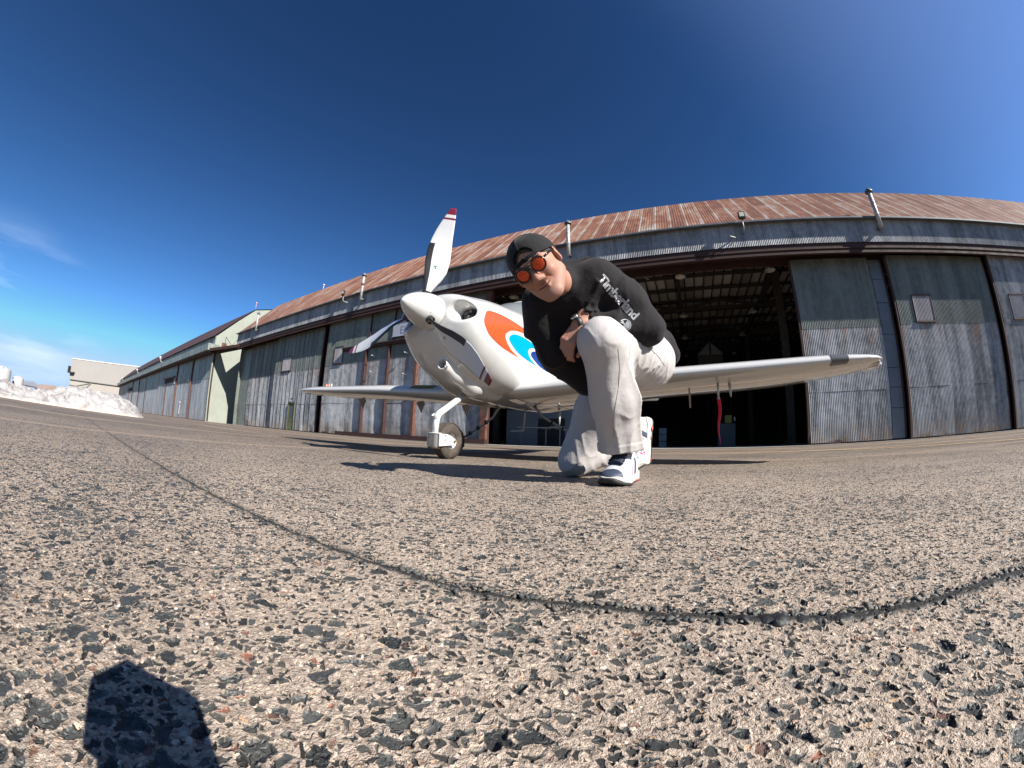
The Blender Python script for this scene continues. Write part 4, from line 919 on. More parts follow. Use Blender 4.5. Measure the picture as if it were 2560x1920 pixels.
def blade_grid(rs_, ts, infl=0.0, ups=(1, -1)):
    m = MB(); ring = [(t, 1) for t in ts]+[(t, -1) for t in reversed(ts[1:-1] if ts[-1] > .99 else ts[1:])]
    n = len(ring); vs = []
    for r in rs_:
        for t, u in ring:
            p = blade_pt(r, t, u)
            if infl:
                p0 = blade_pt(r, .3, 0.0) if False else tuple((np.array(blade_pt(r, .25, 1))+np.array(blade_pt(r, .25, -1)))/2)
                d_ = np.array(p)-np.array(p0); L_ = np.linalg.norm(d_)+1e-9; p = tuple(np.array(p)+d_/L_*infl)
            vs.append(p)
    closed = ts[-1] > .99; fs = []
    for i in range(len(rs_)-1):
        for k in range(n if closed else n-1): fs.append((i*n+k, i*n+(k+1) % n, (i+1)*n+(k+1) % n, (i+1)*n+k))
    if closed: fs.append(tuple(range(n-1, -1, -1))); fs.append(tuple((len(rs_)-1)*n+k for k in range(n)))
    m.add(vs, fs, 0, True); return m
ts = [0, .01, .03, .07, .13, .22, .35, .5, .65, .8, .92, 1.0]
rr_ = list(np.linspace(.12, .955, 44))
prop0 = None
for bi_, ang in enumerate((76, 196, -42)):
    Mx = Matrix(((math.cos(R_(ang)), 0, -math.sin(R_(ang)), 0), (0, 1, 0, .235), (math.sin(R_(ang)), 0, math.cos(R_(ang)), 1.205), (0, 0, 0, 1)))
    if bi_ == 0:
        bo = blade_grid(rr_, ts).build('propeller_blade', MBLADE, AP, fixn=True)
        # erosion strip on the inner leading edge
        tsl = [.26, .17, .10, .05, .015, 0]
        m = MB(); ring = [(t, 1) for t in tsl]+[(t, -1) for t in reversed(tsl[:-1])]; n = len(ring); rl_ = np.linspace(.15, .60, 22); vs = []
        for r in rl_:
            pc = (np.array(blade_pt(r, .3, 1))+np.array(blade_pt(r, .3, -1)))/2
            for t, u in ring:
                p_ = np.array(blade_pt(r, t, u)); d_ = p_-pc; vs.append(tuple(p_+d_/(np.linalg.norm(d_)+1e-9)*.0022))
        m.add(vs, [(i*n+k, i*n+k+1, (i+1)*n+k+1, (i+1)*n+k) for i in range(len(rl_)-1) for k in range(n-1)], 0, True)
        gs = m.build('edge_guard', MBLK, bo)
        m = MB(); m.lathe([(.036, 0), (.036, .03)], Matrix.Translation((.135, 0, 0)) @ Matrix.Rotation(R_(90), 4, 'Y'), 16); cf = m.build('blade_cuff', MBLK, bo)
        MLG = plain('green_logo', (.02, .45, .16), .4)
        m = MB()
        for q_ in range(3):
            th = R_(90+120*q_); ce = (.385+.009*math.cos(th), .009*math.sin(th))
            tri = [(ce[0]+.0105*math.cos(th+R_(60+120*j)), ce[1]+.0105*math.sin(th+R_(60+120*j))) for j in range(3)]
            vs = []
            for r, s_ in tri:
                t = .46-s_/.2; p_ = np.array(blade_pt(r, t, 1)); b_ = R_(np.interp(r, RB, PI_)); vs.append(tuple(p_+np.array((0, -math.cos(b_), -math.sin(b_)))*.0015))
            m.add(vs, [(0, 1, 2), (2, 1, 0)])
        lg = m.build('maker_logo', MLG, bo)
        bo.matrix_local = Mx
    else:
        b2 = bo.copy(); COL.objects.link(b2); b2.parent = AP; b2.matrix_local = Mx
        for ch in (gs, cf, lg):
            c2 = ch.copy(); COL.objects.link(c2); c2.parent = b2
# canopy
a = M('canopy_glass'); a.set(col=(.55, .60, .62), rough=.05, trans=.75, ior=1.45, spec=.5); MCAN = a.m
def cano(P):
    d = sd_ell(P, (0, 2.35, 1.42), (.50, 1.0, .48)); return d
Vc, Qc = surf(cano, (-.6, 1.2, 1.3), (.6, 3.5, 2.0), .03, refine=2)
mk = (Vc[Qc][:, :, 2].mean(1) > np.interp(Vc[Qc][:, :, 1].mean(1), *TT)-.16); CAN = npmesh('canopy', Vc, Qc[mk], MCAN, AP)
m = MB(); m.tube([(.49*math.sin(t), 1.95+.25*abs(math.sin(t))*0, 1.42+.455*math.cos(t)) for t in np.linspace(-1.45, 1.45, 23)], .022, 8); m.tube([(0, y, 1.42+.485*math.sqrt(max(0, 1-((y-2.35)/1.01)**2))) for y in np.linspace(1.95, 3.2, 16)], .02, 8); m.build('canopy_frame', MWHITE, CAN)
for s_ in (-.22, .22):
    m = MB(); m.box(s_-.17, s_+.17, 2.55, 2.72, 1.05, 1.62); m.box(s_-.10, s_+.10, 2.6, 2.7, 1.62, 1.76); m.build('seat_back', plain('seat_cloth', (.06, .06, .07), .9), AP, bevel=.03)
m = MB(); m.box(-.42, .42, 1.72, 1.80, 1.25, 1.60); m.build('instrument_panel', MBLK, AP)
# wings
WQ = [.25, .55, 1.0, 1.5, 1.9, 2.5, 2.9, 3.2, 3.4, 3.55, 3.65, 3.71, 3.74]
WL = [1.16, 1.16, 1.165, 1.17, 1.175, 1.18, 1.18, 1.185, 1.20, 1.225, 1.265, 1.33, 1.40]
WT = [2.52, 2.50, 2.47, 2.44, 2.42, 2.38, 2.30, 2.14, 1.98, 1.82, 1.68, 1.56, 1.47]
WZ = [.655, .668, .695, .725, .742, .763, .778, .790, .797, .803, .808, .812, .814]
WK = [.155, .150, .145, .14, .135, .13, .13, .13, .13, .13, .13, .12, .10]
def wing(s_):
    m = MB(); tt = [0, .004, .012, .03, .06, .11, .18, .28, .4, .55, .7, .85, 1.0]
    ring = [(t, 1) for t in tt]+[(t, -1) for t in reversed(tt[1:-1])]; n = len(ring); vs = []
    qs = np.concatenate([np.linspace(.25, 3.2, 22), np.linspace(3.26, 3.74, 16)])
    for q in qs:
        l = np.interp(q, WQ, WL); tr = np.interp(q, WQ, WT); z = np.interp(q, WQ, WZ); k = np.interp(q, WQ, WK); c = tr-l
        for t, u in ring:
            th = k*c*(1.4845*math.sqrt(t)-.63*t-1.758*t*t+1.4215*t**3-.5075*t**4)*2.0*.5*2
            vs.append((s_*q, l+t*c, z+(th*.60 if u > 0 else -th*.40)+.012*math.sin(math.pi*t)-t*.035))
    fs = [(i*n+k, i*n+(k+1) % n, (i+1)*n+(k+1) % n, (i+1)*n+k) for i in range(len(qs)-1) for k in range(n)]
    fs += [tuple(range(n)), tuple((len(qs)-1)*n+k for k in reversed(range(n)))]
    m.add(vs, fs, 0, True); return m.build('wing', MWHITE, AP, fixn=True)
WG = {1: wing(1), -1: wing(-1)}
def wz(q, t=.5):   # underside height of the wing
    k = np.interp(q, WQ, WK); c = np.interp(q, WQ, WT)-np.interp(q, WQ, WL)
    th = k*c*(1.4845*math.sqrt(t)-.63*t-1.758*t*t+1.4215*t**3-.5075*t**4)*2
    return np.interp(q, WQ, WZ)-th*.40+.012*math.sin(math.pi*t)-t*.035
def wpt(q, t, up, off=0.0):
    l = np.interp(q, WQ, WL); tr = np.interp(q, WQ, WT); z = np.interp(q, WQ, WZ); k = np.interp(q, WQ, WK); c = tr-l
    th = k*c*(1.4845*math.sqrt(t)-.63*t-1.758*t*t+1.4215*t**3-.5075*t**4)*2
    e = (off if up > 0 else -off)
    return (q, l+t*c-(off if t < .02 else 0), z+(th*.60 if up > 0 else -th*.40)+.012*math.sin(math.pi*t)-t*.035+e)
def wing_patch(name, s_, q0, q1, ring, mat):
    m = MB(); n = len(ring)
    m.grid(lambda i, j: (lambda p: (s_*p[0], p[1], p[2]))(wpt(q0+(q1-q0)*i/4, ring[j][0], ring[j][1], .004)), 4, n-1); return m.build(name, mat, WG[s_])
lens = wing_patch('landing_light_cover', 1, 3.17, 3.33, [(.06, 1), (.03, 1), (.01, 1), (0, 1), (.01, -1), (.03, -1), (.07, -1)], plain('smoked_lens', (.09, .09, .09), .2, spec=.6))
a = M('walkway_stripes'); yy_ = a.xyz(a.co())[0]; f_ = a.ma('FRACT', a.ma('MULTIPLY', a.xyz(a.co())[2], 40)); a.set(col=a.mix(a.ma('GREATER_THAN', f_, .6), (.02, .02, .02), (.45, .32, .03)), rough=.7)
wing_patch('walkway_strip', -1, .62, .98, [(.09, 1), (.06, 1), (.03, 1), (.012, 1)], a.m)
m = MB(); m.tube([(3.745, 1.44, .79), (3.742, 1.60, .785), (3.69, 1.74, .78)], [.012, .02, .01], 8); m.build('tip_light', plain('clear_tip_lens', (.9, .9, .9), .1), WG[1])
for q_, col_ in ((-3.05, 0), (-3.12, 0), (-2.98, 1)):
    m = MB(); m.lathe([(0, -.01), (.014, -.01), (.010, .05), (0, .055)], Matrix.Translation(wpt(-q_, .3, 1)).copy() if False else Matrix.Translation((q_, 1.45, wpt(-q_, .2, 1)[2])), 8)
    m.build('vortex_peg', plain('orange_peg', (.75, .25, .12), .5) if not col_ else MWHITE, WG[-1])
# under-wing hinge fins
for q_ in (-2.95, -1.75, -.95, .95, 1.95):
    s_ = 1 if q_ > 0 else -1; zb = wz(abs(q_), .86); yb = np.interp(abs(q_), WQ, WT)-.17
    m = MB(); m.add([(q_-.010, yb-.13, zb+.02), (q_-.010, yb+.06, zb+.02), (q_-.010, yb+.0, zb-.14), (q_+.010, yb-.13, zb+.02), (q_+.010, yb+.06, zb+.02), (q_+.010, yb+.0, zb-.14)],
                    [(0, 2, 1), (3, 4, 5), (0, 1, 4, 3), (1, 2, 5, 4), (2, 0, 3, 5)]); m.build('hinge_fin', MWHITE, WG[s_])
# pitot probe, tie-down hook, small drain
def probe(name, q_, y_, z0, z1, w_=.010, back=.0):
    m = MB(); m.tube([(q_, y_, z0), (q_, y_+back, z1)], [w_*1.2, w_], 8, flat=.6); m.lathe([(0, -.014), (.012, -.01), (.012, .01), (0, .014)], Matrix.Translation((q_, y_+back, z1)), 8); return m.build(name, MWHITE, WG[1])
probe('tie_down_hook', 1.33, 1.75, wz(1.33, .45)+.02, wz(1.33, .45)-.085)
# tail
def surf_plate(name, pts, th, axis='x'):
    m = MB(); n = len(pts)
    if axis == 'x': vs = [(-th, y, z) for y, z in pts]+[(th, y, z) for y, z in pts]
    else: vs = [(x, y, z-th) for x, y, z in pts]+[(x, y, z+th) for x, y, z in pts]
    m.add(vs, [tuple(range(n)), tuple(reversed(range(n, 2*n)))]+[(i, i+n, (i+1) % n+n, (i+1) % n) for i in range(n)]); return m.build(name, MWHITE, AP, bevel=th*.8)
surf_plate('tail_fin', [(5.0, 1.2), (5.55, 1.75), (5.75, 2.05), (6.1, 2.05), (6.25, 1.1), (6.1, 1.0)], .035)
surf_plate('stabiliser', [(-1.25, 5.75, 1.12), (-1.2, 5.55, 1.12), (-.1, 5.35, 1.12), (.1, 5.35, 1.12), (1.2, 5.55, 1.12), (1.25, 5.75, 1.12), (1.2, 6.1, 1.12), (-1.2, 6.1, 1.12)], .03, 'z')
# landing gear
MTYRE = plain('worn_tyre_rubber', (.085, .066, .052), .85, var=.5, scale=12, bump=.003, bscale=50)
MGW = plain('white_gear_paint', (.56, .56, .55), .25, spec=.5)
MALU = plain('dull_aluminium', (.42, .42, .42), .4, .8)
def wheel(loc, R=.16, wd=.105, parent=AP):
    prof = [(.072, -wd*.36), (.085, -wd*.47), (R*.80, -wd*.5), (R*.93, -wd*.40), (R*.985, -wd*.24)]
    for k in range(-3, 4):
        z_ = k*.0125; prof += [(R, z_-.0038), (R, z_+.0030), (R-.006, z_+.0042), (R-.006, z_+.0075)]
    prof += [(R*.985, wd*.24), (R*.93, wd*.40), (R*.80, wd*.5), (.085, wd*.47), (.072, wd*.36)]
    prof = sorted(prof[:5], key=lambda p: p[1])+prof[5:-5]+prof[-5:]
    MXx = Matrix.Translation(loc) @ Matrix.Rotation(R_(90), 4, 'Y')
    e = empty('wheel', (0, 0, 0), 0, parent)
    m = MB(); m.lathe(prof, MXx, 48); m.build('tyre', MTYRE, e)
    m = MB(); m.lathe([(.0, -.03), (.035, -.03), (.04, -.012), (.066, -.016), (.074, -.036), (.076, -.036), (.076, .036), (.074, .036), (.066, .016), (.04, .012), (.035, .03), (0, .03)], MXx, 32); m.build('rim', MALU, e)
    return e
wheel((0, .70, .16))
m = MB(); m.tube([(0, .98, .63), (0, .56, .385), (0, .535, .355), (0, .527, .31), (0, .52, .22)], [.029, .029, .030, .028, .028], 16)
m.lathe([(.034, 0), (.034, .03)], Matrix.Translation((0, .53, .352)) @ Matrix.Rotation(R_(30), 4, 'X'), 16); NL = m.build('nose_leg', MGW, AP)
m = MB(); m.lathe([(0, .085), (.052, .085), (.055, .10), (.055, .102), (.030, .104)], Matrix.Translation((0, .515, 0)), 20); m.build('steering_bearing', plain('brown_bearing', (.08, .065, .05), .5, .5), NL)
m = MB(); m.lathe([(.0, .104), (.050, .104), (.050, .215), (.062, .217), (.062, .222), (0, .222)], Matrix.Translation((0, .515, 0)), 24); NF = m.build('fork_head', MGW, NL)
for s_ in (1, -1):
    m = MB(); pts = [(.50, .11), (.50, .215), (.60, .215), (.66, .20), (.735, .165), (.735, .135), (.70, .125), (.62, .118)]; n = len(pts); x0_, x1_ = s_*.058, s_*.070
    m.add([(x0_, y, z) for y, z in pts]+[(x1_, y, z) for y, z in pts], [tuple(range(n)), tuple(reversed(range(n, 2*n)))]+[(i, i+n, (i+1) % n+n, (i+1) % n) for i in range(n)])
    m.build('fork_plate', MGW, NL, bevel=.003)
MBR = plain('brass_nut', (.5, .36, .18), .3, .9); m = MB(); m.tube([(-.085, .70, .157), (.085, .70, .157)], .011, 10); m.build('axle', MBR, NL)
for yy_, zz2 in ((.57, .20), (.57, .165)):
    m = MB(); m.tube([(.068, yy_, zz2), (.076, yy_, zz2)], .006, 8); m.build('fork_bolt', MBR, NL)
m = MB(); m.box(.069, .072, .655, .70, .175, .178); m.build('decal_tab', plain('grey_tab', (.35, .36, .4), .4), NL)
for s_ in (1, -1):
    m = MB(); m.tube([(s_*.22, 1.95, .60), (s_*.34, 2.0, .46), (s_*.84, 2.05, .18)], [.030, .024, .018], 10, flat=.55); G_ = m.build('main_gear_leg', plain('grey_gear', (.36, .36, .37), .35, .4), AP)
    for t in (.2, .45, .7):
        a_, b_ = Vector((s_*.34, 2.0, .46)), Vector((s_*.84, 2.05, .18)); c_ = a_.lerp(b_, t); m = MB(); m.tube([c_-(b_-a_).normalized()*.012, c_+(b_-a_).normalized()*.012], .026, 12); m.build('hose_clip', MBLK, G_)
    m = MB(); m.box(s_*.84-.03, s_*.84+.03, 1.99, 2.09, .08, .20); m.build('brake_caliper', MBLK, G_, bevel=.008)
    wheel((s_*.94, 2.05, .16))
# belly antenna, boarding steps
m = MB(); m.add([(-.30, 1.62, .60), (-.30, 1.80, .60), (-.30, 1.76, .45), (-.285, 1.62, .60), (-.285, 1.80, .60), (-.285, 1.76, .45)], [(0, 2, 1), (3, 4, 5), (0, 1, 4, 3), (1, 2, 5, 4), (2, 0, 3, 5)]); m.build('belly_antenna', MWHITE, AP)
m = MB(); m.tube([(-.20, 2.60, .62), (-.20, 2.60, .55), (-.24, 2.64, .33), (-.44, 2.66, .32)], .012, 8); m.build('boarding_step', MGW, AP)
m = MB(); m.tube([(.24, 2.75, .60), (.24, 2.75, .42)], [.02, .01], 8); m.build('drain_mast', MGW, AP)
# ------------------------------------------------------------------ PERSON kneeling on one knee beside the nose wheel
PB = Vector((0.52, 1.75, 0)); PER = empty('person', PB)
tag(PER, 'kneeling man in black long sleeve top, pale trousers, backwards cap and round orange sunglasses', 'person')
def pmesh(name, V, Q, mat, parent=None):
    return npmesh(name, V-np.array(PB), Q, mat, parent or PER)
J = dict(hipL=(.67, 1.74, .585), kneeL=(.333, 1.334, .548), ankL=(.500, 1.640, .13), hipR=(.575, 1.84, .585), kneeR=(.345, 1.93, .085), ankR=(.725, 2.05, .20),
         pel=(.640, 1.80, .640), waist=(.540, 1.745, .715), chest=(.300, 1.520, .775), shL=(.337, 1.385, .835), shR=(.115, 1.47, .745), neck=(.205, 1.41, .815),
         elL=(.548, 1.402, .640), wrL=(.252, 1.372, .632), elR=(.175, 1.53, .56), wrR=(.330, 1.62, .44), head=(.077, 1.222, .792))
J = {k: np.array(v) for k, v in J.items()}
def nrm(v): v = np.asarray(v, float); return v/np.linalg.norm(v)
# head frame: x = his left, y = face direction, z = crown
vv = nrm(J['head']-np.array([0, 0, CAMH])); rv = nrm(np.cross(vv, [0, 0, 1])); uv_ = np.cross(rv, vv)
rho = R_(40); xh = math.cos(rho)*rv+math.sin(rho)*uv_; zh = -math.sin(rho)*rv+math.cos(rho)*uv_; yh = -vv
ya = R_(13); xh, yh = math.cos(ya)*xh+math.sin(ya)*yh*1.0, math.cos(ya)*yh-math.sin(ya)*xh
HR = np.stack([xh, yh, zh], 1)          # columns = axes
def hl(P): return (P-J['head']) @ HR
def hw(p): return J['head']+HR @ np.array(p, float)
def head_sdf(L):
    d = sd_ell(L, (0, -.018, .030), (.077, .097, .084))
    d = smin(d, sd_ell(L, (0, .012, -.035), (.066, .080, .085)), .035)
    for s_ in (1, -1):
        d = smin(d, sd_cone(L, (s_*.055, -.005, -.055), (s_*.020, .062, -.105), .022, .020), .03)
        d = smin(d, sd_ell(L, (s_*.040, .060, -.030), (.026, .026, .024)), .02)
        d = smin(d, sd_cone(L, (s_*.012, .082, .030), (s_*.045, .070, .030), .011, .010), .012)
        d = smax(d, -sd_ell(L, (s_*.033, .100, .008), (.018, .016, .012)), .012)
        d = smin(d, sd_ell(L, (s_*.033, .078, .006), (.013, .013, .012)), .004)
        d = smin(d, sd_ell(L, (s_*.014, .102, -.036), (.010, .012, .009)), .008)
        e = sd_ell(L, (s_*.083, -.010, -.002), (.011, .021, .034), (0, 0, s_*-22)); e = smax(e, -sd_ell(L, (s_*.093, -.006, .004), (.008, .012, .020)), .006); d = smin(d, e, .006)
        # smile folds
        d = smax(d, -sd_cone(L, (s_*.022, .098, -.034), (s_*.040, .080, -.062), .003, .003), .006)
    d = smin(d, sd_cone(L, (0, .084, .018), (0, .112, -.030), .009, .0135), .012)
    d = smin(d, sd_ell(L, (0, .066, -.104), (.024, .020, .018)), .02)
    # lips and slightly open smiling mouth, rising to his left
    up = [(-.033, .074, -.064), (-.012, .092, -.062), (.012, .092, -.060), (.036, .074, -.053)]
    lo = [(-.031, .073, -.068), (-.010, .089, -.075), (.012, .089, -.073), (.035, .073, -.057)]
    d = smin(d, sd_chain(L, up, [.0022, .0038, .0038, .0022], .004), .006); d = smin(d, sd_chain(L, lo, [.0022, .0044, .0044, .0022], .004), .006)
    d = smax(d, -sd_chain(L, [(-.034, .082, -.066), (0, .100, -.0685), (.037, .082, -.0545)], [.0022, .0042, .0024], .002), .002)
    return d
def near(P, c, r): return ((P-c)**2).sum(1) < r*r
# hands: palm, four unequal bent fingers and a thumb
def hand_parts(wr, down, back, side):
    """wr wrist, down = wrist to knuckles, back = away from palm, side = towards the thumb"""
    down, back, side = nrm(down), nrm(back), nrm(side); parts = []
    def p(a, b, c): return wr+down*a+side*b+back*c
    parts.append(('cone', p(-.06, 0, 0), p(.01, 0, 0), .029, .026))
    for k, (b, l) in enumerate(((.026, .040), (.009, .044), (-.009, .041), (-.025, .033))):
        parts.append(('cone', p(.015, b*.55, -.004), p(.088-abs(b-.01)*.12, b, 0), .0155, .0115))
        cu = (38, 44, 50, 56)[k]; a0 = p(.088-abs(b-.01)*.12, b, 0); ang = 12
        for j, (f, r0, r1) in enumerate(((1.0, .0105, .0095), (.62, .0095, .0085), (.46, .0085, .0068))):
            ang += cu*(.55 if j == 0 else .8); dr = down*math.cos(R_(ang))-back*math.sin(R_(ang))
            a1 = a0+dr*l*f; parts.append(('cone', a0, a1, r0, r1)); a0 = a1
    t0 = p(.028, .022, -.010); t1 = p(.060, .046, -.024); t2 = p(.090, .050, -.036); t3 = p(.112, .042, -.046)
    for a_, b_, r0, r1 in ((t0, t1, .017, .013), (t1, t2, .012, .0105), (t2, t3, .0105, .008)): parts.append(('cone', a_, b_, r0, r1))
    return parts
camv = nrm(np.array([0, 0, CAMH])-J['wrL'])
dnL = nrm(np.array([.190, 1.370, .525])-J['wrL']); bkL = nrm(camv*.75+np.array([-.55, -.1, .2])); bkL = nrm(bkL-dnL*(bkL @ dnL)); sdL = np.cross(bkL, dnL); sdL = sdL if sdL[0] > 0 else -sdL
HL = hand_parts(J['wrL'], dnL, bkL, sdL)
dnR = nrm(np.array([.42, 1.66, .37])-J['wrR']); bkR = nrm(np.array([-.3, -.5, .8])); bkR = nrm(bkR-dnR*(bkR @ dnR)); HRp = hand_parts(J['wrR'], dnR, bkR, np.cross(bkR, dnR))
def hand_sdf(P, parts):
    d = None
    for i, (_, a_, b_, r0, r1) in enumerate(parts):
        e = sd_cone(P, a_, b_, r0, r1)
        d = e if d is None else smin(d, e, .010 if (i < 2 or parts is None) else .006)
    return d
FT = {}
def body(P):
    d = sd_chain(P, [J['pel'], J['waist'], J['chest'], J['neck']], [.11, .105, .10, .06], .06)
    d = smin(d, sd_chain(P, [J['neck']-nrm(J['neck']-J['chest'])*.0, hw((0, -.03, -.07))], [.058, .055], .02), .03)
    d = smin(d, sd_chain(P, [J['shL'], J['elL'], J['wrL']], [.05, .038, .026], .02), .03)
    d = smin(d, sd_chain(P, [J['shR'], J['elR'], J['wrR']], [.05, .038, .026], .02), .03)
    d = smin(d, sd_cone(P, J['shL'], J['shR'], .055, .055), .05)
    d = smin(d, sd_chain(P, [J['pel'], J['hipL'], J['kneeL'], J['ankL'], J['ankL']+np.array([0, 0, -.06])], [.11, .085, .055, .038, .03], .03), .04)
    d = smin(d, sd_chain(P, [J['pel'], J['hipR'], J['kneeR'], J['ankR']], [.11, .085, .055, .038], .03), .04)
    for c, r, f, k in ((J['head'], .24, lambda X: head_sdf(hl(X)), .03), (J['wrL'], .20, lambda X: hand_sdf(X, HL), .008), (J['wrR'], .20, lambda X: hand_sdf(X, HRp), .008)):
        m_ = near(P, c, r)
        if m_.any(): d[m_] = smin(d[m_], f(P[m_]), k)
    return d
V, Q = surf(body, (-.06, 1.05, .0), (.92, 2.2, .93), .0036, refine=2)
def hp0(*p): return tuple(hw(p)-np.array(PB))
a = M('skin'); at = a.t.nodes.new('ShaderNodeAttribute'); at.attribute_name = 'tone'; tr, tg_, tb_ = a.xyz(at.outputs['Vector'])
n_ = a.noise(a.co(), 60, 4, .6); c = a.mix(n_, (.285, .140, .098), (.36, .19, .135)); c = a.mix(a.ma('MULTIPLY', tr, .8), c, (.36, .12, .10)); c = a.mix(a.ma('MULTIPLY', tg_, .45), c, (.30, .20, .165))
c = a.mix(a.ma('MULTIPLY', tb_, .5), c, (.33, .115, .085)); blt = a.noise(a.co(), 24, 4, .6); c = a.mix(a.mr(blt, .5, .75, 0, .35), c, (.32, .11, .08)); c = a.mix(a.ma('MULTIPLY', a.mr(a.noise(a.co(), 900, 2), .55, .7), a.ma('MULTIPLY', tg_, .5)), c, (.10, .07, .06))
a.set(col=c, rough=.58, spec=.3, sss=.10); a.b.inputs['Subsurface Radius'].default_value = (.012, .005, .003); a.bump(a.noise(a.co(), 350, 3), .0006)
BODY = pmesh('body', V, Q, a.m)
Lc = hl(V); tone = np.zeros((len(V), 3), np.float32)
lipd = sd_chain(Lc, [(-.032, .080, -.066), (0, .095, -.068), (.035, .080, -.055)], [.002, .0055, .002], .004); hm = near(V, J['head'], .2)
tone[:, 0] = np.clip(1-lipd/.004, 0, 1)*hm*.55
tone[:, 1] = np.clip((-.048-Lc[:, 2])/.03, 0, 1)*np.clip((Lc[:, 1]+.01)/.04, 0, 1)*hm*(1-tone[:, 0])*.8
tone[:, 2] = np.clip(1-np.linalg.norm((Lc-np.array([.0, .10, -.03]))/np.array([.05, .04, .02]), axis=1), 0, 1)*hm
at_ = BODY.data.attributes.new('tone', 'FLOAT_VECTOR', 'POINT')
if len(BODY.data.vertices) == len(V): at_.data.foreach_set('vector', tone.ravel())
m = MB(); m.tube([hp0(x, .0915-abs(x)**2*13, -.0640+x*.12+abs(x)*.06) for x in np.linspace(-.010, .026, 12)], .0017, 8, flat=.6); m.build('teeth', plain('teeth_enamel', (.45, .41, .35), .3), BODY)
m = MB(); m.tube([hp0(x, .0915-abs(x)**2*14, -.0678+x*.13+abs(x)**1.5*1.2) for x in np.linspace(-.034, .038, 18)], [.0007]+[.0019]*16+[.0007], 8); m.build('mouth_line', plain('mouth_shadow', (.05, .012, .01), .6), BODY)
# nails on the visible hand
MNAIL = plain('finger_nail', (.55, .34, .28), .3)
# ---- clothing
def fold(P, a_, b_, n, amp, seed=0, skew=0.0):
    ax = nrm(np.array(b_)-np.array(a_)); t = (P-np.array(a_)) @ ax; L_ = np.linalg.norm(np.array(b_)-np.array(a_))
    w_ = vnoise(P, 14, seed); o = np.cross(ax, [0, 0, 1.0]); s_ = (P-np.array(a_)) @ o
    ph = (t+skew*s_)/L_*n*2*np.pi+w_*2.2; f = 1-np.abs(np.sin(ph*.5)); return amp*f**2*np.clip(.6+.6*vnoise(P, 9, seed+1), 0, 1.2)
def crease(P, ax, f, amp, seed):
    Pq = P-.82*((P @ ax)[:, None]*ax); n = vnoise(Pq, f, seed); return amp*np.clip(1-np.abs(n)*2.6, 0, 1)**2
def sweater(P):
    d = sd_chain(P, [J['pel']+(.01, .02, .02), J['waist'], J['chest'], J['neck']+(0, .03, -.03)], [.168, .155, .150, .105], .08)
    d = smin(d, sd_chain(P, [J['shR']+(.01, .02, -.01), J['neck']+(.005, .03, .0), J['shL']+(0, .01, -.01)], [.085, .075, .090], .05), .06)
    arm = sd_chain(P, [J['shL'], (J['shL']+J['elL'])/2+(.01, -.005, .012), J['elL'], (J['elL']*.75+J['wrL']*.25)], [.088, .080, .066, .060], .04)
    arm = smin(arm, sd_chain(P, [J['elL'], (J['elL']+J['wrL'])/2, J['wrL']+(.045, .01, .004)], [.060, .055, .042], .03), .02)
    ax = nrm(J['wrL']-J['elL']); arm = smax(arm, (P-(J['wrL']-ax*.042)) @ ax*np.where(near(P, J['wrL'], .16), 1, 0)-np.where(near(P, J['wrL'], .16), 0, 1), .006)
    arm = arm-fold(P, J['elL'], J['wrL'], 5, .006, 3)*near(P, J['elL'], .25)-fold(P, J['shL'], J['elL'], 4, .003, 5, .8)*near(P, (J['shL']+J['elL'])/2, .2)
    d = smin(d, arm, .025)
    ra = sd_chain(P, [J['shR'], (J['shR']+J['elR'])/2+(-.02, .0, .01), J['elR'], J['wrR']], [.080, .075, .068, .055], .04)
    d = smin(d, ra, .04)
    fr = sd_chain(P, [(.27, 1.53, .70), (.31, 1.60, .56), (.37, 1.68, .45)], [.125, .105, .075], .06); fr = smax(fr, .405-P[:, 2], .01); d = smin(d, fr, .04)
    # neck opening and hollow back hem
    nk = sd_cone(P, J['neck']+nrm(J['neck']-J['chest'])*.02+(0, 0, 0), hw((0, -.02, -.06)), .060, .062)
    d = smin(d, np.abs(sd_cone(P, J['neck'], J['neck']+nrm(hw((0, -.03, -.08))-J['neck'])*.035, .068, .066))-.007+0, .01)
    pax = nrm(J['hipL']+J['hipR']-J['waist']*2+(0, 0, -.1)); d = smax(d, (P-(J['pel']+pax*.105+np.array([.02, 0, 0]))) @ pax-np.where(near(P, J['pel'], .30), 0, 9), .01)
    d = d-crease(P, nrm(np.array([-.1, .25, -1.0])), 24, .015, 77)*near(P, np.array([.285, 1.33, .80]), .13)
    body_f = vnoise(P, 22, 9)*.004+vnoise(P, 45, 11)*.0012-crease(P, nrm(np.array([-.25, -.05, -.5])), 15, .012, 15)*near(P, np.array([.22, 1.5, .66]), .26)
    d = smin(d, sd_chain(P, [(.64, 1.84, .72), (.775, 1.83, .70), (.825, 1.82, .640)], [.11, .075, .062], .05), .03)
    return d+body_f-fold(P, J['chest'], J['pel'], 5, .010, 21, .5)*near(P, J['waist'], .22)
def fabric(name, col, col2, wv=900, rough=.85, sheen=.3, bump=.0012, worn=.3):
    a = M(name); p = a.co(); n1 = a.noise(p, 9, 5, .6); n2 = a.noise(p, 220, 3, .6)
    c = a.mix(n1, col, col2); c = a.mix(a.ma('MULTIPLY', n2, .25), c, a.mix(1, c, (.7, .7, .7), 'MULTIPLY'))
    h = a.ma('ADD', a.ma('MULTIPLY', a.noise(p, 30, 5, .65), 1.0), a.ma('MULTIPLY', a.noise(p, wv*.4, 2), .10))
    a.set(col=c, rough=rough, spec=.25, sheen=sheen); a.bump(h, bump*4); return a.m
MSW = fabric('black_jersey', (.0048, .0038, .0048), (.010, .0076, .0098), sheen=.07); MTR = fabric('pale_chino', (.39, .366, .36), (.42, .396, .388), bump=.0007, sheen=.1)
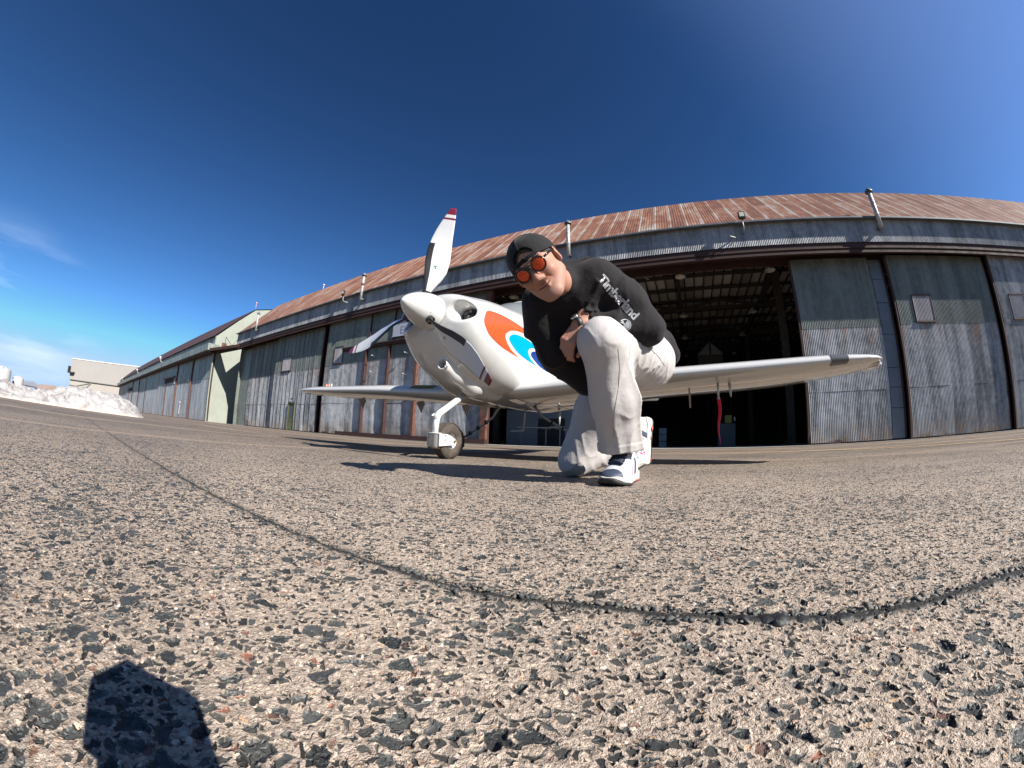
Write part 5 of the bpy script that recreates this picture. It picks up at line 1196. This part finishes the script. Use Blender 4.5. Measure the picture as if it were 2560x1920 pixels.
V, Q = surf(sweater, (-.10, 1.12, .36), (.95, 2.12, 1.02), .0065, refine=2); SW = pmesh('long_sleeve_top', V, Q, MSW)
mkz = V[:, 0]  # noqa
def trousers(P):
    L = sd_chain(P, [J['pel']+(0, 0, -.03), J['hipL']], [.135, .125], .06)
    th = sd_chain(P, [J['hipL'], (J['hipL']+J['kneeL'])/2, J['kneeL']+(-.004, -.004, .008)], [.126, .106, .082], .05)
    th = th-fold(P, J['kneeL'], J['hipL'], 12, .010, 31, .15)*np.clip(((P-J['kneeL']) @ nrm(J['hipL']-J['kneeL'])-.08)/.12, 0, 1)
    L = smin(L, th, .05)
    ax = nrm(J['ankL']-J['kneeL']); sh = sd_chain(P, [J['kneeL'], J['kneeL']*.55+J['ankL']*.45+(.01, .0, .0), J['ankL']+ax*.05+(-.002, -.004, 0)], [.082, .092, .098], .05)
    sh = sh-crease(P, ax, 17, .013, 41)*np.clip(((P-J['kneeL']) @ ax-.03)/.12, 0, 1)-fold(P, J['kneeL'], J['ankL'], 2.5, .006, 43, 1.6)*np.clip(((P-J['kneeL']) @ ax-.05)/.1, 0, 1)
    hem = (P-(J['ankL']+np.array([0, 0, .020]))) @ nrm((0.10, .12, -1)); inner = sd_chain(P, [J['kneeL']*.3+J['ankL']*.7, J['ankL']+ax*.09], [.078, .086], .02)
    cu = np.abs(hem+.018)-.018; rim = smax(sh-.003, cu, .002); sh = smin(sh, rim, .003)
    sh = smax(sh, hem, .004); sh = smax(sh, -inner, .004); L = smin(L, sh, .045)
    Rr = sd_chain(P, [J['pel']+(-.01, .02, -.02), J['hipR'], (J['hipR']+J['kneeR'])/2+(-.012, -.01, 0), J['kneeR']+(-.0, 0, .004)], [.145, .130, .108, .082], .05)
    Rr = Rr-crease(P, nrm(J['kneeR']-J['hipR']), 13, .010, 51)
    rs = sd_chain(P, [J['kneeR'], (J['kneeR']+J['ankR'])/2, J['ankR']], [.080, .078, .070], .04); rs = rs-fold(P, J['kneeR'], J['ankR'], 5, .005, 61, .6)
    ra = nrm(J['ankR']-J['kneeR']); rs = smax(rs, (P-(J['ankR']-ra*.045)) @ ra, .006)
    d = smin(L, smin(Rr, rs, .03), .03); d = smax(d, .003-P[:, 2], .012)
    return d+vnoise(P, 20, 71)*.0018+vnoise(P, 60, 73)*.0007-crease(P, nrm(np.array([.35, .2, -1.0])), 34, .0034, 83)
V, Q = surf(trousers, (.2, 1.22, -.01), (.92, 2.25, .88), .0065, refine=2); TR = pmesh('trousers', V, Q, MTR)
# seams
def march(fn, o, d, tmax=.4, n=60):
    o, d = np.atleast_2d(o).astype(float), np.atleast_2d(d).astype(float); t = np.zeros(len(o))
    for _ in range(n):
        s_ = fn(o+t[:, None]*d); t = np.minimum(t+np.maximum(s_, 0)*.8+np.where(s_ < 0, s_*.8, 0), tmax)
    return o+t[:, None]*d
def project_print(name, me, O, U, Vv, N, fn, mat, parent, off=.0012):
    """lay flat artwork (mesh in XY) onto a garment: U,Vv = print axes, N = outward"""
    n = len(me.vertices); co = np.zeros(n*3, np.float32); me.vertices.foreach_get('co', co); co = co.reshape(-1, 3)
    W_ = O+co[:, :1]*U+co[:, 1:2]*Vv+N*.10
    Pq = march(fn, W_, np.repeat(-N[None], n, 0))+N*off-np.array(PB); me.vertices.foreach_set('co', Pq.astype(np.float32).ravel()); me.update()
    return link(name, me, mat, parent)
def flat_text(body, size, bold=0.0, spacing=1.0, sub=True):
    cu = bpy.data.curves.new('t', 'FONT'); cu.body = body; cu.size = size; cu.offset = bold; cu.space_character = spacing; cu.resolution_u = 3
    tmp = bpy.data.objects.new('t', cu); COL.objects.link(tmp); dg = bpy.context.evaluated_depsgraph_get()
    me = bpy.data.meshes.new_from_object(tmp.evaluated_get(dg)); bpy.data.objects.remove(tmp); bpy.data.curves.remove(cu)
    bm = bmesh.new(); bm.from_mesh(me); bmesh.ops.triangulate(bm, faces=bm.faces)
    for _ in range(2):
        ed = [e for e in bm.edges if e.calc_length() > .008]
        if ed: bmesh.ops.subdivide_edges(bm, edges=ed, cuts=1); bmesh.ops.triangulate(bm, faces=bm.faces)
    bm.to_mesh(me); bm.free(); return me
def tocam(p): return nrm(np.array([0, 0, CAMH])-np.array(p))
A0, A1 = np.array([.335, 1.262, .795]), np.array([.488, 1.262, .640])
N_ = nrm(tocam((A0+A1)/2)+np.array([.25, 0, .35])); U_ = nrm(A1-A0); N_ = nrm(N_-U_*(N_ @ U_)); V_ = np.cross(N_, U_)
MPRINT = plain('grey_print', (.30, .31, .33), .35, spec=.5)
me = flat_text('Timberland', .052, .0016, .93); co = np.zeros(len(me.vertices)*3, np.float32); me.vertices.foreach_get('co', co); wdt = co.reshape(-1, 3)[:, 0].max(); me.transform(Matrix.Diagonal((.208/wdt, 1.0, 1, 1)))
project_print('sleeve_lettering', me, A0-U_*.012-V_*.020, U_, V_, N_, sweater, MPRINT, SW)
bm = bmesh.new()                                              # round tree emblem: ring segment, crown spokes, trunk
def poly(pts): 
    vs = [bm.verts.new((x, y, 0)) for x, y in pts]; bm.faces.new(vs)
for k in range(16):
    a0_, a1_ = R_(20+k*20), R_(40+k*20)
    if 2 < k < 13 or True:
        poly([(.027*math.cos(a0_), .027*math.sin(a0_)), (.027*math.cos(a1_), .027*math.sin(a1_)), (.0235*math.cos(a1_), .0235*math.sin(a1_)), (.0235*math.cos(a0_), .0235*math.sin(a0_))])
for k in range(11):
    t_ = R_(-8+k*19.6); c_, s_ = math.cos(t_), math.sin(t_); poly([(.004*c_-.002*s_, .004*s_+.002*c_), (.004*c_+.002*s_, .004*s_-.002*c_), (.021*c_+.0034*s_, .021*s_-.0034*c_), (.021*c_-.0034*s_, .021*s_+.0034*c_)])
poly([(-.003, .004), (.003, .004), (.0035, -.012), (.009, -.020), (-.009, -.020), (-.0035, -.012)])
bmesh.ops.triangulate(bm, faces=bm.faces); me = bpy.data.meshes.new('e'); bm.to_mesh(me); bm.free()
EC = np.array([.418, 1.302, .618]); NE = nrm(tocam(EC)+np.array([0, 0, .15])); UE = nrm(np.array([-.75, .0, .65])); UE = nrm(UE-NE*(UE @ NE))
me.transform(Matrix.Scale(.86, 4)); project_print('sleeve_emblem', me, EC, np.cross(UE, NE)*-1, -UE, NE, sweater, MPRINT, SW)
# watch
wx = nrm(J['wrL']-J['elL']); W0 = J['wrL']+wx*.004+(0, 0, .0)
def Mfrm(o, z):
    z = Vector(z).normalized(); x = z.orthogonal().normalized(); y = z.cross(x); return Matrix(((x.x, y.x, z.x, o[0]), (x.y, y.y, z.y, o[1]), (x.z, y.z, z.z, o[2]), (0, 0, 0, 1)))
m = MB(); m.lathe([(.0275, -.011), (.0305, -.011), (.0305, .011), (.0275, .011), (.0275, -.011)], Mfrm(Vector(W0-np.array(PB)), nrm(dnL*.35+wx*.65)), 28); wb_ = m.build('watch_strap', MBLK, BODY)
wc = W0+nrm(bkL*.4+np.array([-.5, -.2, .75]))*.031; m = MB(); m.lathe([(0, -.004), (.017, -.004), (.018, .002), (.016, .005), (0, .0055)], Mfrm(Vector(wc-np.array(PB)), wc-W0), 24); m.build('watch_case', plain('steel_watch', (.5, .52, .55), .15, .9), BODY)
# ---- cap worn backwards
def cap(P):
    L = hl(P); s0 = sd_ell(L, (0, -.020, .031), (.079, .099, .086)); sh = np.abs(s0-.010)-.0035
    rim = (.020+(L[:, 1]+.02)*.16)-L[:, 2]; sh = smax(sh, rim, .004)
    op = sd_ell(L, (0, .09, .052), (.040, .06, .034)); op = smax(op, .053-L[:, 2]+0*op, .004); sh = smax(sh, -op, .004)
    br = sd_ell(L, (0, -.150, .020), (.075, .085, .006), (8, 0, 0)); br = smax(br, L[:, 1]+.105, .004)
    d = smin(sh, br, .006); d = smin(d, sd_ell(L, (0, -.02, .128), (.007, .007, .004)), .003); an = np.arctan2(L[:, 0], L[:, 1]+.02); rdg = np.min([np.abs(np.angle(np.exp(1j*(an-t)))) for t in (0, 1.05, 2.09, 3.14, -1.05, -2.09)], axis=0)*np.hypot(L[:, 0], L[:, 1]+.02); return d+vnoise(P, 70, 5)*.0008-.0016*np.clip(1-rdg/.004, 0, 1)*(L[:, 2] > .05)
c0 = J['head']; V, Q = surf(cap, c0-.27, c0+.27, .0036, refine=2); CAP = pmesh('cap', V, Q, fabric('black_twill', (.0035, .0035, .004), (.008, .0077, .008), sheen=.08))
def hair(P):
    L = hl(P); s0 = sd_ell(L, (0, -.020, .031), (.078, .098, .086))-.0045; d = smax(s0, (.004+(L[:, 1]+.02)*.3)-L[:, 2], .004); d = smax(d, np.abs(L[:, 0])*0+(L[:, 1]-.062-.02*vnoise(P, 60, 2)), .004)
    return d+vnoise(P, 160, 3)*.0015
V, Q = surf(hair, c0-.2, c0+.2, .0045, refine=1); pmesh('hair', V, Q, plain('dark_brown_hair', (.018, .012, .009), .6, var=.5, scale=80, bump=.002, bscale=300), BODY)
for s_ in (1, -1):
    m = MB(); m.tube([hp0(s_*.016, .094, .030), hp0(s_*.034, .092, .036), hp0(s_*.052, .080, .031)], [.0026, .0030, .0014], 8, flat=.7); m.build('eyebrow', plain('eyebrow_hair', (.03, .02, .015), .7), BODY)
def seam_line(name, pts, fn, parent, mat, r=.0013):
    P_ = np.array(pts); P_ = np.concatenate([np.linspace(P_[i], P_[i+1], 8, endpoint=False) for i in range(len(P_)-1)]+[P_[-1:]]); o0 = np.array([0, 0, CAMH]); d = P_-o0; d /= np.linalg.norm(d, axis=1, keepdims=True)
    H = march(fn, P_, d, .9, 90)-np.array(PB); m = MB(); m.tube([tuple(h) for h in H], r, 6); return m.build(name, mat, parent)
MSEAM = plain('seam_thread', (.22, .20, .19), .9)
seam_line('side_seam', [(.344, 1.161, .481), (.352, 1.172, .424), (.351, 1.184, .363), (.342, 1.196, .294), (.337, 1.202, .237), (.341, 1.203, .190)], trousers, TR, MSEAM)
seam_line('pocket_seam', [(.390, 1.135, .518), (.431, 1.128, .491), (.470, 1.123, .455), (.492, 1.121, .422)], trousers, TR, MSEAM)
seam_line('knee_seam', [(.390, 1.137, .513), (.382, 1.148, .483), (.380, 1.159, .445)], trousers, TR, MSEAM)
# ---- round mirrored sunglasses
a = M('orange_mirror_lens'); a.set(col=(.42, .045, .006), rough=.04, metal=.8, spec=.6, coat=.4, coatr=.02); MLENS = a.m
def HM(o, tilt=0.0):
    z = HR @ nrm((tilt, 1, -.06)); x = nrm(np.cross([0, 0, 1], z)); y = np.cross(z, x); p = hw(o)-np.array(PB)
    return Matrix(((x[0], y[0], z[0], p[0]), (x[1], y[1], z[1], p[1]), (x[2], y[2], z[2], p[2]), (0, 0, 0, 1)))
g = None; m = MB()
for s_ in (1, -1):
    m.lathe([(.0235, -.002), (.0275, -.002), (.0275, .003), (.0235, .003), (.0235, -.002)], HM((s_*.034, .108, .006), s_*.22), 28)
def hp(*p): return tuple(hw(p)-np.array(PB))
m.tube([hp(-.010, .113, .018), hp(0, .116, .020), hp(.010, .113, .018)], .003, 8); m.tube([hp(-.010, .113, .010), hp(0, .115, .012), hp(.010, .113, .010)], .002, 8)
for s_ in (1, -1): m.tube([hp(s_*.060, .100, .014), hp(s_*.074, .080, .016), hp(s_*.084, .0, .016), hp(s_*.082, -.03, .002)], .0032, 8)
GL = m.build('sunglasses', plain('black_acetate', (.012, .012, .012), .2), PER)
for s_ in (1, -1):
    m = MB(); m.lathe([(0, .0080), (.008, .0072), (.016, .0050), (.0238, .0018), (.0238, -.001)], HM((s_*.034, .108, .006), s_*.22), 28); m.build('lens', MLENS, GL)
# ---- trainers
def shoe_sdf(L):
    """x lateral (+ = outer side), y to toe, z up; heel back at y=0, toe tip y=.305"""
    y = L[:, 1]; wd = np.interp(y, [0, .03, .09, .15, .22, .27, .305], [.030, .037, .036, .042, .049, .042, .016]); cx = np.interp(y, [0, .1, .22, .305], [0, .0, .004, -.006])
    top = np.interp(y, [0, .02, .06, .10, .15, .20, .25, .305], [.110, .120, .110, .128, .116, .086, .062, .038])
    q = np.abs(L[:, 0]-cx); zc = .03
    e = np.sqrt((q/wd)**2.4+np.abs((L[:, 2]-zc)/np.where(L[:, 2] > zc, top-zc, .03))**2.2+1e-9); d = (e-1)*np.minimum(wd, .03)*.8
    d = smax(d, -y, .012); d = smax(d, .022-L[:, 2], .004); d = smax(d, y-.300, .02)
    op = sd_ell(L, (0, .055, .135), (.027, .045, .040)); return smax(d, -op, .006)
def sole_sdf(L):
    y = L[:, 1]; wd = np.interp(y, [-.006, .03, .09, .15, .22, .27, .312], [.034, .042, .040, .044, .053, .047, .018]); cx = np.interp(y, [0, .1, .22, .305], [0, .0, .004, -.006])
    q = np.abs(L[:, 0]-cx)-wd-.004*np.sin(y*90)*.3; tp = np.interp(y, [0, .1, .2, .305], [.040, .030, .027, .036]); bt = np.interp(y, [0, .02, .2, .26, .31], [.004, 0, 0, .004, .016])
    d = smax(q*.9, L[:, 2]-tp, .008); d = smax(d, bt-L[:, 2], .003); d = smax(d, -(y+.006), .02); return smax(d, y-.308, .02)
MLEA = plain('white_leather', (.52, .53, .56), .4, var=.1, scale=20, bump=.0008, bscale=120); MSOLE = plain('off_white_sole', (.52, .49, .43), .5); MOUT = plain('black_outsole', (.02, .02, .022), .7)
MNAVY = plain('navy_suede', (.030, .042, .075), .7); MLACE = plain('navy_laces', (.016, .022, .042), .8); MRED = plain('coral_insert', (.55, .10, .08), .5); MMAG = plain('magenta_print', (.45, .05, .15), .4)
def make_shoe(O, X, Y, Z, bend=0.0, sc_=1.0):
    Fm = np.stack([X, Y, Z], 1)*sc_
    def put(name, V, Q, mat, parent):
        V = V.copy()
        if bend:
            mk = V[:, 1] > .195; th = np.clip((V[:, 1]-.195)/.04, 0, 1)*R_(bend); y_ = V[:, 1]-.195
            V[:, 1] = np.where(mk, .195+y_*np.cos(th)-V[:, 2]*np.sin(th)*.6, V[:, 1]); V[:, 2] = np.where(mk, V[:, 2]*np.cos(th*.5)+y_*np.sin(th), V[:, 2])
        return pmesh(name, O+V @ Fm.T, Q, mat, parent)
    V, Q = surf(shoe_sdf, (-.07, -.02, -.01), (.07, .33, .14), .0045, refine=2); S_ = put('shoe', V, Q, MLEA, None)
    V, Q = surf(sole_sdf, (-.07, -.03, -.012), (.07, .34, .06), .0045, refine=2); put('midsole', V, Q, MSOLE, S_)
    def osd(L): d = sole_sdf(L*np.array([.985, 1, 1])); return smax(d-.0015, L[:, 2]-np.interp(L[:, 1], [0, .2, .27, .31], [.006, .006, .016, .034]), .002)
    V, Q = surf(osd, (-.07, -.03, -.012), (.07, .34, .06), .0045, refine=1); put('outsole', V, Q, MOUT, S_)
    def cap_(L): d = shoe_sdf(L)-.0018; return smax(smax(d, .256-L[:, 1]+np.abs(L[:, 0])*.35, .003), L[:, 2]-.058, .003)
    V, Q = surf(cap_, (-.07, .15, -.01), (.07, .33, .09), .004, refine=1); put('toe_guard', V, Q, MNAVY, S_)
    def hc(L): d = shoe_sdf(L)-.0018; return smax(smax(d, np.abs(L[:, 1]-.06-(.10-L[:, 2])*.35)-.012, .003), L[:, 2]-.09, .003)
    V, Q = surf(hc, (-.07, -.02, -.01), (.07, .2, .12), .004, refine=1); put('side_panel', V, Q, MNAVY, S_)
    tgd = lambda L: smax(shoe_sdf(L*np.array([1, 1, 1]))-.007, np.maximum(np.abs(L[:, 0])-.022, np.maximum(.095-L[:, 1], L[:, 1]-.232)), .004)
    tgn = lambda L: smin(smax(tgd(L), .05-L[:, 2], .003), sd_box(L, (0, .092, .142), (.025, .006, .024), .005, (-18, 0, 0)), .006)
    V, Q = surf(tgn, (-.05, .06, .02), (.05, .24, .16), .004, refine=1); put('tongue', V, Q, MLACE, S_)
    V, Q = surf(lambda L: sd_box(L, (0, .088, .146), (.027, .008, .024), .006, (-18, 0, 0)), (-.05, .05, .1), (.05, .13, .19), .004, refine=1); put('tongue_tab', V, Q, MLEA, S_)
    MBx = MB(); zs_ = lambda x, y: np.interp(y, [0, .02, .06, .10, .15, .20, .25, .305], [.110, .120, .110, .128, .116, .086, .062, .038])+.006-x*x*14
    for i in range(8):
        y_ = .116+i*.0165; f = 1 if i % 2 else -1
        MBx.tube([(x, y_+f*x*.22, zs_(x, y_)+.0065) for x in (-.027, -.017, -.006, .006, .017, .027)], .0050, 8)
    for s_ in (1, -1): MBx.tube([(0, .110, .135), (s_*.018, .104, .147), (s_*.034, .112, .135), (s_*.022, .118, .129), (0, .112, .133)], .003, 6); MBx.tube([(0, .110, .135), (s_*.02, .13, .131), (s_*.038, .145, .112)], .0028, 6)
    V = np.array(MBx.v); me_o = put('laces', V, np.array([f for f in MBx.f if len(f) == 4]), MLACE, S_)
    for y_, s_ in ((.05, 1), (.09, 1), (.20, 1), (.235, -1), (.07, -1)):
        m = MB(); x_ = s_*np.interp(y_, [-.006, .03, .09, .15, .22, .27, .312], [.034, .042, .040, .044, .053, .047, .018])
        m.box(x_-.004, x_+.003, y_-.010, y_+.010, .002, .009); V = np.array(m.v); put('sole_insert', V, np.array(m.f), MRED, S_)
    for k in range(4):
        m = MB(); m.box(.026, .030, .122+k*.02, .129+k*.02, .082-k*.006, .088-k*.006); put('lace_loop', np.array(m.v), np.array(m.f), MRED, S_)
    me = flat_text('S', .036, .001); co = np.zeros(len(me.vertices)*3, np.float32); me.vertices.foreach_get('co', co); co = co.reshape(-1, 3)
    for s_ in (1,):
        st = np.stack([np.full(len(co), .09*s_), .175-s_*co[:, 0]*1.0, .036+co[:, 1]], 1); hit = march(shoe_sdf, st, np.repeat([[-1.0*s_, 0, 0]], len(co), 0), .09)+np.array([.0012*s_, 0, 0])
        tris = np.array([list(p.vertices) for p in me.polygons]); put('side_mark', hit, tris, MMAG, S_)
    return S_
tL, hL_ = np.array([.395, 1.452, 0.0]), np.array([.395+.52, 1.452+.85, 0.0]); dL_ = nrm(tL-hL_); S1 = make_shoe(tL-dL_*.305*1.22, np.array([-dL_[1], dL_[0], 0]) if (-dL_[1]) > 0 else np.array([dL_[1], -dL_[0], 0]), dL_, np.array([0, 0, 1.0]), sc_=1.22)
# kneeling foot: heel up, toes bent on the ground
Yd = nrm(np.array([-.10, -.03, -.97])); Zd = nrm(np.array([-.93, -.30, .10])); Zd = nrm(Zd-Yd*(Zd @ Yd)); Xd = np.cross(Yd, Zd)
if Xd[1] > 0: Xd = -Xd
S2 = make_shoe(np.array([.800, 2.085, .320]), Xd, Yd, Zd, bend=48, sc_=1.22)
# ------------------------------------------------------------------ things inside and around the hangar
def HW(x, y, z=0.0):
    v = org+HF*x+HG*y; return Vector((v.x, v.y, z))
MENA = plain('cream_enamel', (.70, .66, .58), .35, var=.1)
def dome_lamp():
    e = empty('pendant_lamp')
    m = MB(); m.lathe([(.31, 0), (.30, .03), (.24, .10), (.15, .17), (.09, .22), (.08, .30), (0, .32)], n=28); m.lathe([(.30, .002), (.29, .025), (.23, .095), (.14, .165), (0, .18)], n=28); m.build('lamp_shade', MENA, e)
    m = MB(); m.tube([(0, 0, .3), (0, 0, 1.2)], .02, 6); m.build('suspension_rod', MTRUSS, e)
    m = MB(); m.lathe([(0, .02), (.06, .04), (.08, .09), (.05, .16)], n=14); m.build('bulb', plain('frosted_bulb', (.85, .85, .8), .2), e)
    return e
def tree_copy(o):
    c = o.copy(); COL.objects.link(c)
    for ch in o.children: d = ch.copy(); COL.objects.link(d); d.parent = c
    return c
lp = dome_lamp(); k = 0; colsx = (-.68, -.335, .01, .355, .71); rows = (.34, .80, 1.20, 1.67)
rn_ = ('in the row nearest the hangar doors', 'in the second row inside the hangar', 'in the third row inside the hangar', 'in the row deepest inside the hangar')
cn_ = ('leftmost', 'second from left', 'middle', 'second from right', 'rightmost')
for ri, r_ in enumerate(rows):
    for ci, c_ in enumerate(colsx):
        o = lp if k == 0 else tree_copy(lp); k += 1
        o.location = HW(c_*D, r_*D, 9.05); tag(o, 'cream dome lamp, %s %s' % (cn_[ci], rn_[ri]), 'lamp', 'dome lamps hanging under the hangar roof')
def fan(x, y, z, ang, lab):
    e = empty('ceiling_fan', HW(x, y, z)); tag(e, lab, 'fan', 'ceiling fans in the hangar')
    m = MB(); m.lathe([(0, -.1), (.10, -.08), (.12, 0), (.08, .08), (.02, .1), (.02, .7)], n=14); m.build('motor_hub', MENA, e)
    for q in range(3):
        m = MB(); t = R_(ang+120*q); d_ = Vector((math.cos(t), math.sin(t), 0)); s_ = Vector((-d_.y, d_.x, .25))*.085
        m.add([d_*.1-s_*.5, d_*.1+s_*.5, d_*.75+s_, d_*.75-s_, d_*.1-s_*.5+Vector((0, 0, .012)), d_*.1+s_*.5+Vector((0, 0, .012)), d_*.75+s_+Vector((0, 0, .012)), d_*.75-s_+Vector((0, 0, .012))],
              [(3, 2, 1, 0), (4, 5, 6, 7), (0, 1, 5, 4), (1, 2, 6, 5), (2, 3, 7, 6), (3, 0, 4, 7)]); m.build('fan_blade', MENA, e)
fan(-.105*1.32*D, .32*D, zz(.4743*1.32)-.0, 35, 'white three-bladed ceiling fan to the right of the kneeling man')
fan(-.555*1.32*D, .32*D, zz(.480*1.32), 80, 'white three-bladed ceiling fan just right of the nose cowling, near the left door post')
# pale partition booth, table, cabinets at the left of the opening
MBOO = plain('pale_blue_white_panel', (.15, .165, .19), .6, var=.12, scale=1)
bo_ = empty('office_booth', HW(-6.1, 5.0, 0), -.4671); tag(bo_, 'pale blue-white booth inside the hangar behind the nose wheel', 'booth')
m = MB(); m.box(-4, 2.8, 0, .12, 0, 3.1); m.box(-4, -3.88, .12, 3, 0, 3.1); m.box(2.68, 2.8, .12, 3, 0, 3.1); m.build('booth_wall', MBOO, bo_)
m = MB(); m.box(-4.05, 2.85, -.05, 3.0, 2.05, 2.10); m.build('booth_ledge', MDARK, bo_)
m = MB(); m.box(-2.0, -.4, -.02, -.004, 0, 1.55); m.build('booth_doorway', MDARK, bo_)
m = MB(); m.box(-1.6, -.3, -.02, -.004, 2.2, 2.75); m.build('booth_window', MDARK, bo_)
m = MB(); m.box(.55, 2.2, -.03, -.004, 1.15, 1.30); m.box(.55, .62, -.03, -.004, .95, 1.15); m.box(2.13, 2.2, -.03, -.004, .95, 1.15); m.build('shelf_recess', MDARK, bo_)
tb = empty('work_table', HW(-6.9, 3.2, 0), -.4671); tag(tb, 'low table with a pale folded-over top in front of the booth', 'table')
m = MB(); m.box(-1.5, .9, -.35, .35, .93, .97); m.box(.3, 1.1, -.30, .3, .975, 1.02); m.build('table_top', MBOO, tb)
for x_ in (-1.35, .0, .75):
    m = MB(); m.box(x_-.03, x_+.03, -.03, .03, 0, .925); m.box(x_-.25, x_+.25, -.04, .04, .88, .925); m.build('table_leg', MFLAT, tb)
bl_ = empty('ball_marker', HW(-4.05, 4.2, 0)); tag(bl_, 'yellow-green ball on the end of a thin rod inside the hangar, left of the man', 'marker ball')
m = MB(); m.lathe([(.11*math.sin(t), 1.40-.11*math.cos(t)) for t in np.linspace(0, math.pi, 13)], n=18); m.build('ball', plain('tennis_yellow', (.60, .75, .12), .7), bl_)
m = MB(); m.tube([(0, 0, 0), (0, 0, 1.32)], .015, 6); m.tube([(-.1, 0, 1.40), (-.45, 0, 1.45)], .014, 6); m.build('rod', MFLAT, bl_)
un = empty('unit_heater', HW(.069*1.9*D, .9*D, zz(.2288*1.9)), -.4671); tag(un, 'small hooded heater hanging deep in the hangar', 'heater')
m = MB(); m.box(-.9, .9, -.4, .4, -1.1, -.05); m.build('heater_case', MTRUSS, un)
for s_ in (-1, 1):
    m = MB(); m.add([(s_*.06, -.42, -.04), (s_*.95, -.42, -.04), (s_*.06, -.42, .85), (s_*.06, -.38, -.04), (s_*.95, -.38, -.04), (s_*.06, -.38, .85)], [(0, 1, 2), (3, 5, 4), (0, 3, 4, 1), (1, 4, 5, 2), (2, 5, 3, 0)]); m.build('hood_panel', MBOO, un)
m = MB(); m.tube([(0, 0, .2), (0, 0, 2.4)], .03, 6); m.build('hanger_rod', MTRUSS, un)
cb = empty('tool_cabinet', HW(2.3, 7.5, 0), -.4671); tag(cb, 'dark cabinet with a yellow vest hung on it, right of the red streamer', 'cabinet')
m = MB(); m.box(-.5, .5, 0, .5, 0, 1.3); m.build('cabinet_body', plain('dark_blue_cabinet', (.05, .055, .065), .5), cb, bevel=.01)
m = MB(); m.box(-.1, .3, -.05, 0, 1.32, 1.75); m.build('hanging_vest', plain('hi_vis_yellow', (.25, .25, .04), .7), cb, bevel=.02)
m = MB(); m.box(.42, .50, -.05, 0, 1.45, 1.65); m.build('pale_tag', MPIPE, cb)
st = empty('white_crate_stack', HW(-1.3, 6.2, 0), -.4671); tag(st, 'small stack of pale crates inside the hangar beside the rear shoe', 'crates')
for i in range(3):
    m = MB(); m.box(-.2, .2, 0, .35, i*.36, i*.36+.33); m.build('crate', MBOO, st, bevel=.01)
# red remove-before-flight streamer hanging from the pitot under the left wing
def APW(x, y, z): return AP.matrix_basis @ Vector((x, y, z)) if False else Vector((-0.88+.87784*x+.47895*y, 2.65-.47895*x+.87784*y, z))
m = MB(); q_, y_ = 2.22, 1.50; zt_ = wz(q_, .30)
m.tube([(q_, y_, zt_+.02), (q_, y_, zt_-.13)], .012, 8, flat=.6); m.tube([(q_, y_, zt_-.13), (q_, y_-.10, zt_-.135)], .009, 8); m.build('pitot_probe', plain('grey_probe', (.45, .46, .47), .3, .5), WG[1])
m = MB(); q2, y2 = 2.33, 1.58; zt2_ = wz(q2, .36); m.tube([(q2, y2, zt2_+.02), (q2+.01, y2, zt2_-.11)], [.022, .010], 8, flat=.5); m.build('angle_probe', MWHITE, WG[1])
m = MB(); n_ = 22
def rb(i, j):
    t = i/n_; x = q_+.010*math.sin(t*7)+.008*t; p = APW(x+(j-.5)*.034*math.cos(t*1.5), y_+(j-.5)*.034*math.sin(t*1.5)+.006*math.sin(t*11), zt_-.12-t*.40); return tuple(p)
m.grid(rb, n_, 1); rbn = m.build('warning_streamer', fabric('red_ribbon', (.62, .015, .035), (.50, .012, .03), sheen=.2))
md = rbn.modifiers.new('cloth', 'SOLIDIFY'); md.thickness = .0015
tag(rbn, 'long red cloth streamer hanging under the airplane wing', 'streamer')
# the action camera that stands on the apron and throws its shadow at the lower left
ac = empty('action_camera', (-.018, -.030, 0)); tag(ac, 'small black action camera standing on the concrete on its own grip', 'camera')
m = MB(); m.box(-.036, .036, -.017, .017, CAMH-.034, CAMH+.016); m.build('camera_body', MBLK, ac, bevel=.002)
m = MB(); m.box(-.027, .022, -.014, .012, CAMH-.07, CAMH-.036); m.tube([(0, 0, 0.004), (0, 0, CAMH-.065)], [.040, .022], 16); m.build('grip_stand', MBLK, ac, bevel=.002)
m = MB(); m.lathe([(.013, 0), (.012, .004), (.0, .0045)], Matrix.Translation((.017, .018, CAMH)) @ Matrix.Rotation(R_(-90), 4, 'X'), 20); m.build('lens_ring', MBLK, ac)
